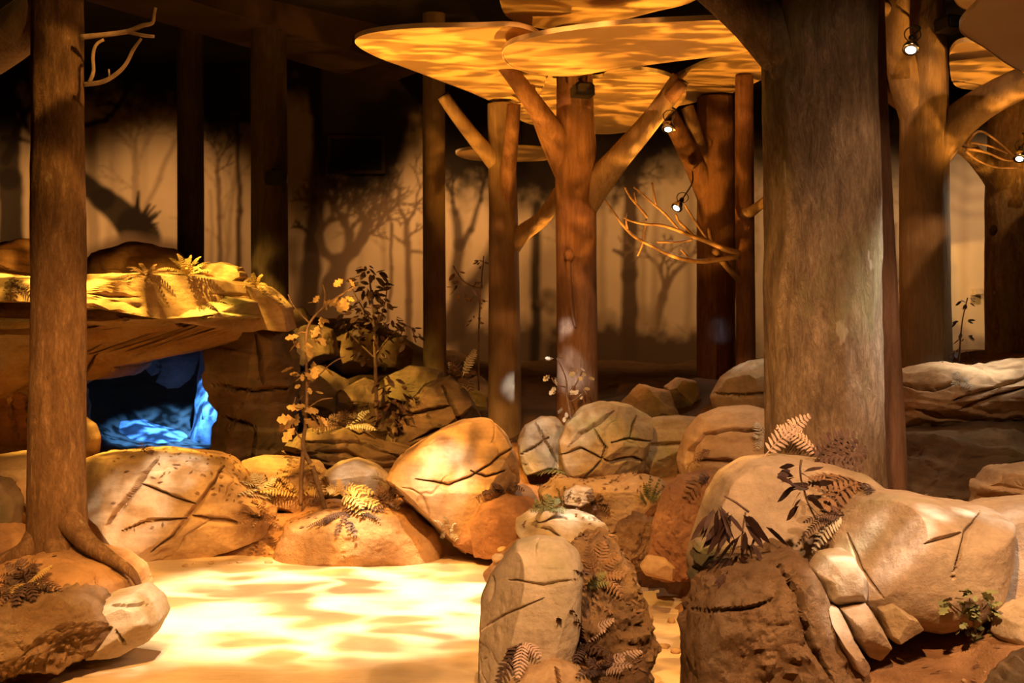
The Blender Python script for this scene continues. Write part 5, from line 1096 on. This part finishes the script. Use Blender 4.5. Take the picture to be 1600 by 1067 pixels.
fern('tuft of green grass blades on the pale low rock', 1012, 790, 7.7, [(-6, -34, 0, 2, 3), (4, -44, 0, 2, 3), (14, -30, 0, 2, 3), (22, -48, 0, 2, 3), (-12, -18, 0, 2, 3), (30, -24, 0, 2, 3), (-2, -26, .1, 2, 3)], 'fern_green', 3, 9, group=None)
fern('little green grass tuft beside the striped stone', 880, 785, 7.7, [(-8, -20, 0, 2, 3), (2, -24, 0, 2, 3), (12, -18, 0, 2, 3), (-14, -8, 0, 2, 3), (18, -8, 0, 2, 3)], 'fern_green', 3, 8, group=None)
fern('brown fern litter on the pebbly stones of the hollow', 925, 790, 7.5, [(-20, -10, 0), (-6, -18, 0), (14, -16, 0), (24, -2, 0), (4, 8, -.1), (26, 12, 0)], 'leaf_brown', 7, 10)
fern('dead fern fringe on the rusty front rock', 930, 900, 5.0, [(-10, -44, 0, 4, 12), (14, -48, .1, 4, 12), (34, -30, 0, 6, 12), (44, -2, 0, 10, 12), (-30, -8, -.05, 8, 12), (40, 30, 0, 10, 12)], 'leaf_brown', 12, 14)
fern('small dark green fern frond beside the pale front boulder', 915, 918, 4.78, [(30, -22, 0, 8, 9), (36, -6, 0, 8, 9), (14, -4, 0, 4, 8)], 'fern_green', 8, 9)
fern('dead rosy fern lying low across the pale front boulder', 905, 1008, 4.6, [(-10, -52, 0, 4, 12, 'fern_dark'), (-30, -40, 0, 6, 12, 'fern_dark'), (-70, 10, -.1, 20, 15, 'fern_rose'), (50, -36, 0, 16, 12, 'fern_rose'), (40, 14, 0, 14, 14, 'fern_dark'), (-4, 26, -.1, 8, 12, 'fern_dark')], 'fern_rose', 12, 16)
fern('brown fern hanging down the bottom left side of the pale front boulder', 818, 1002, 4.55, [(-26, 40, -.05, 10, 14, 'fern_dark'), (-40, 60, -.05, 10, 14, 'fern_dark'), (-8, 54, -.05, 6, 12, 'fern_rose'), (24, 24, -.05, 8, 11, 'fern_rose')], 'fern_dark', 12, 14)
fern('dark fern at the bottom of the frame beside the stream', 940, 1050, 4.6, [(-36, 6, 0), (-20, -16, 0), (16, -22, 0), (44, -8, 0, 12, 12, 'fern_rose'), (58, -30, .1, 14, 12, 'fern_rose'), (4, -8, -.1)], 'fern_dark', 10, 13)
fern('tall rosy frond arching up beside the giant trunk', 1192, 715, 4.9, [(68, -60, .1, 12, 15)], 'fern_rose', 13, 12, side=(.2, -1, .4))
fern('pale orange frond curling over the fern boulder crown', 1285, 715, 4.95, [(-66, -44, 0, 14, 13), (-50, -54, .05, 6, 8)], 'fern_rose', 11, 14, side=(.2, -1, .4))
fern('dark brown fern spreading at the base of the giant trunk', 1272, 722, 4.9, [(62, -36, 0, 16, 22), (78, -12, 0, 18, 22), (40, -40, 0, 10, 18), (70, 10, -.05, 12, 18)], 'fern_dark', 20, 17, side=(0, -1, .5))
fern('faded fern draped over the right side of the fern boulder', 1348, 755, 4.75, [(-70, 10, -.1, 20, 20), (-60, 40, -.2, 20, 24), (-40, 54, -.2, 16, 24), (-76, -6, 0, 12, 14), (10, 14, 0, 8, 14, 'fern_dark')], 'leaf_brown', 18, 16)
fern('curled green fern below the hanging pointed leaves', 1320, 806, 4.3, [(-70, 46, 0, 34, 9), (-46, 52, 0, 24, 14, 'leaf_pale'), (-60, 10, 0, 14, 9), (-20, -14, 0, 6, 8)], 'fern_dark', 10, 14)
fern('drooping brown frond on the tall rock beside the stream', 1110, 745, 6.4, [(-36, 34, -.05, 16, 16), (-14, 8, 0, 8, 12, 'fern_dark')], 'leaf_brown', 12, 10, side=(.2, -1, .4))
fern('small brown frond lying on the domed orange boulder', 1112, 704, 6.95, [(50, 30, 0, 14, 9), (-28, 20, 0, 14, 9)], 'leaf_brown', 9, 11)
fern('grey green fern at the left edge of the giant trunk', 1190, 690, 6.6, [(-8, -26, 0), (-12, -6, 0), (10, -20, 0), (-6, 12, 0)], 'leaf_pale', 9, 9)
fern('white tipped fern on the patch lit right ledge', 1498, 600, 7.6, [(-8, 6, -.1, 18), (14, -4, 0, 14), (-4, -16, 0, 8), (20, 8, -.1, 12)], 'leaf_pale', 10, 9)
fern('gold striped fern among dark leaves at the foot of the left tree', 42, 912, 5.65, [(26, 4, -.05, 8, 17, 'fern_dry'), (-28, 20, -.1, 12, 13, 'fern_dry'), (36, -26, 0, 6, 8, 'fern_dry'), (-40, -10, 0), (-30, -26, 0), (-10, -34, 0), (14, -28, .05), (-50, 14, 0), (50, 10, 0), (-20, 34, -.1), (-44, 32, -.1), (10, 26, -.1)], 'fern_dark', 11, 14)
fern('leafy gold litter heap at the foot of the dry sapling', 470, 742, 8.3, [(-34, -10, 0), (-20, -22, 0), (4, -26, 0), (24, -20, 0), (38, -6, 0), (-44, 6, 0), (16, -8, -.1), (-12, -6, -.1)], 'fern_dry', 6, 10)
fern('pale combed fern left of the dark upright blades', 408, 768, 8.1, [(-30, -14, 0, 12, 10), (-12, -26, 0, 8, 10), (22, -20, 0, 8, 10), (-34, 6, 0), (28, 4, 0)], 'leaf_pale', 8, 11)
fern('dark fern rosette between the orange bank and the gold boulder', 606, 790, 7.9, [(-30, -14, 0), (-14, -28, 0), (10, -26, 0), (24, -12, 0), (-34, 4, 0), (18, 6, -.1)], 'fern_dark', 8, 11)
fern('green tinged fern growing on top of the cream lit rock', 852, 800, 7.45, [(-16, -16, 0), (4, -24, 0), (22, -14, 0), (28, 2, 0), (-22, 0, 0)], 'fern_green', 7, 10)
fern('wispy dry fern at the edge of the orange bank below the gold boulder', 700, 836, 7.85, [(-16, -20, 0), (-4, -26, 0), (12, -16, 0), (-10, 6, 0), (14, 8, 0)], 'leaf_pale', 7, 10)
fern('rusty fern between the gold boulder and the low red boulder', 790, 768, 7.7, [(-34, 4, 0), (-20, -8, 0), (16, -10, 0), (28, 0, 0), (-44, 10, 0)], 'fern_dark', 7, 11)

# ------------------------------------------------------------------ fallen leaves, too many to count
def litter():
    dg = bpy.context.evaluated_depsgraph_get(); rnd = random.Random(5); V, F = [], []
    zones = [(-.1, 1.1, 7.0, 8.3, 420), (.1, .55, 4.7, 5.7, 220), (-2.7, -1.7, 7.9, 8.5, 120), (-2.0, -.6, 7.9, 8.6, 260), (1.2, 2.6, 3.7, 4.5, 200), (-3.0, -2.2, 5.6, 6.6, 160), (-.9, .1, 9.0, 9.8, 160), (1.2, 2.0, 4.6, 5.4, 60)]
    for x0, x1, y0, y1, n in zones:
        for _ in range(n):
            x, y = rnd.uniform(x0, x1), rnd.uniform(y0, y1)
            ok, loc, nrm, idx, ob, _m = SC.ray_cast(dg, Vector((x, y, 1.35)), Vector((0, 0, -1)))
            if not ok or ob.name.split('.')[0] not in ('ground', 'ledge_rock') or nrm.z < .5 or loc.z < 0.02: continue
            t = Vector((rnd.uniform(-1, 1), rnd.uniform(-1, 1), 0)); t = (t - nrm * t.dot(nrm)).normalized(); b = nrm.cross(t)
            l, w_ = rnd.uniform(.012, .026), rnd.uniform(.005, .010); c = loc + nrm * .004; i = len(V)
            V += [c - t * l, c + b * w_ + nrm * rnd.uniform(0, .008), c + t * l + nrm * rnd.uniform(0, .010), c - b * w_ + nrm * rnd.uniform(0, .008)]
            F.append((i, i + 1, i + 2, i + 3))
    o = link('fallen_leaves', mk_mesh('fallen_leaves', V, F, False), M['leaf_brown'])
    tag(o, 'small fallen brown leaves scattered over soil and rocks', 'leaves', kind='stuff')
litter()

def pebbles():
    dg = bpy.context.evaluated_depsgraph_get(); rnd = random.Random(15); V, F = [], []; iv, jf = ico(2)
    for x0, x1, y0, y1, n, r0, r1 in [(-.2, 1.0, 7.1, 8.3, 90, .015, .05), (.45, .85, 5.0, 7.4, 40, .01, .03), (-2.2, -.3, 7.8, 8.2, 50, .008, .025), (1.3, 2.4, 3.6, 4.4, 60, .004, .014), (.1, .5, 4.9, 5.8, 40, .008, .02)]:
        for _ in range(n):
            x, y = rnd.uniform(x0, x1), rnd.uniform(y0, y1)
            ok, loc, nrm, idx, ob, _m = SC.ray_cast(dg, Vector((x, y, 1.35)), Vector((0, 0, -1)))
            if not ok or ob.name.split('.')[0] not in ('ground', 'floor') or nrm.z < .6: continue
            r = rnd.uniform(r0, r1); sc = np.array([rnd.uniform(.7, 1.3), rnd.uniform(.7, 1.2), rnd.uniform(.45, .8)]) * r
            k = len(V); p = iv * (1 + .22 * vnoise(iv * 1.6 + rnd.uniform(0, 90), 3)[:, None]) * sc + np.array(loc) + np.array([0, 0, r * .2])
            V += list(p); F += [tuple(f + k) for f in jf]
    o = link('pebbles', mk_mesh('pebbles', V, F, True), M['sand_rock'])
    tag(o, 'small tan pebbles scattered over the soil and stream bed', 'pebbles', kind='stuff')
pebbles()
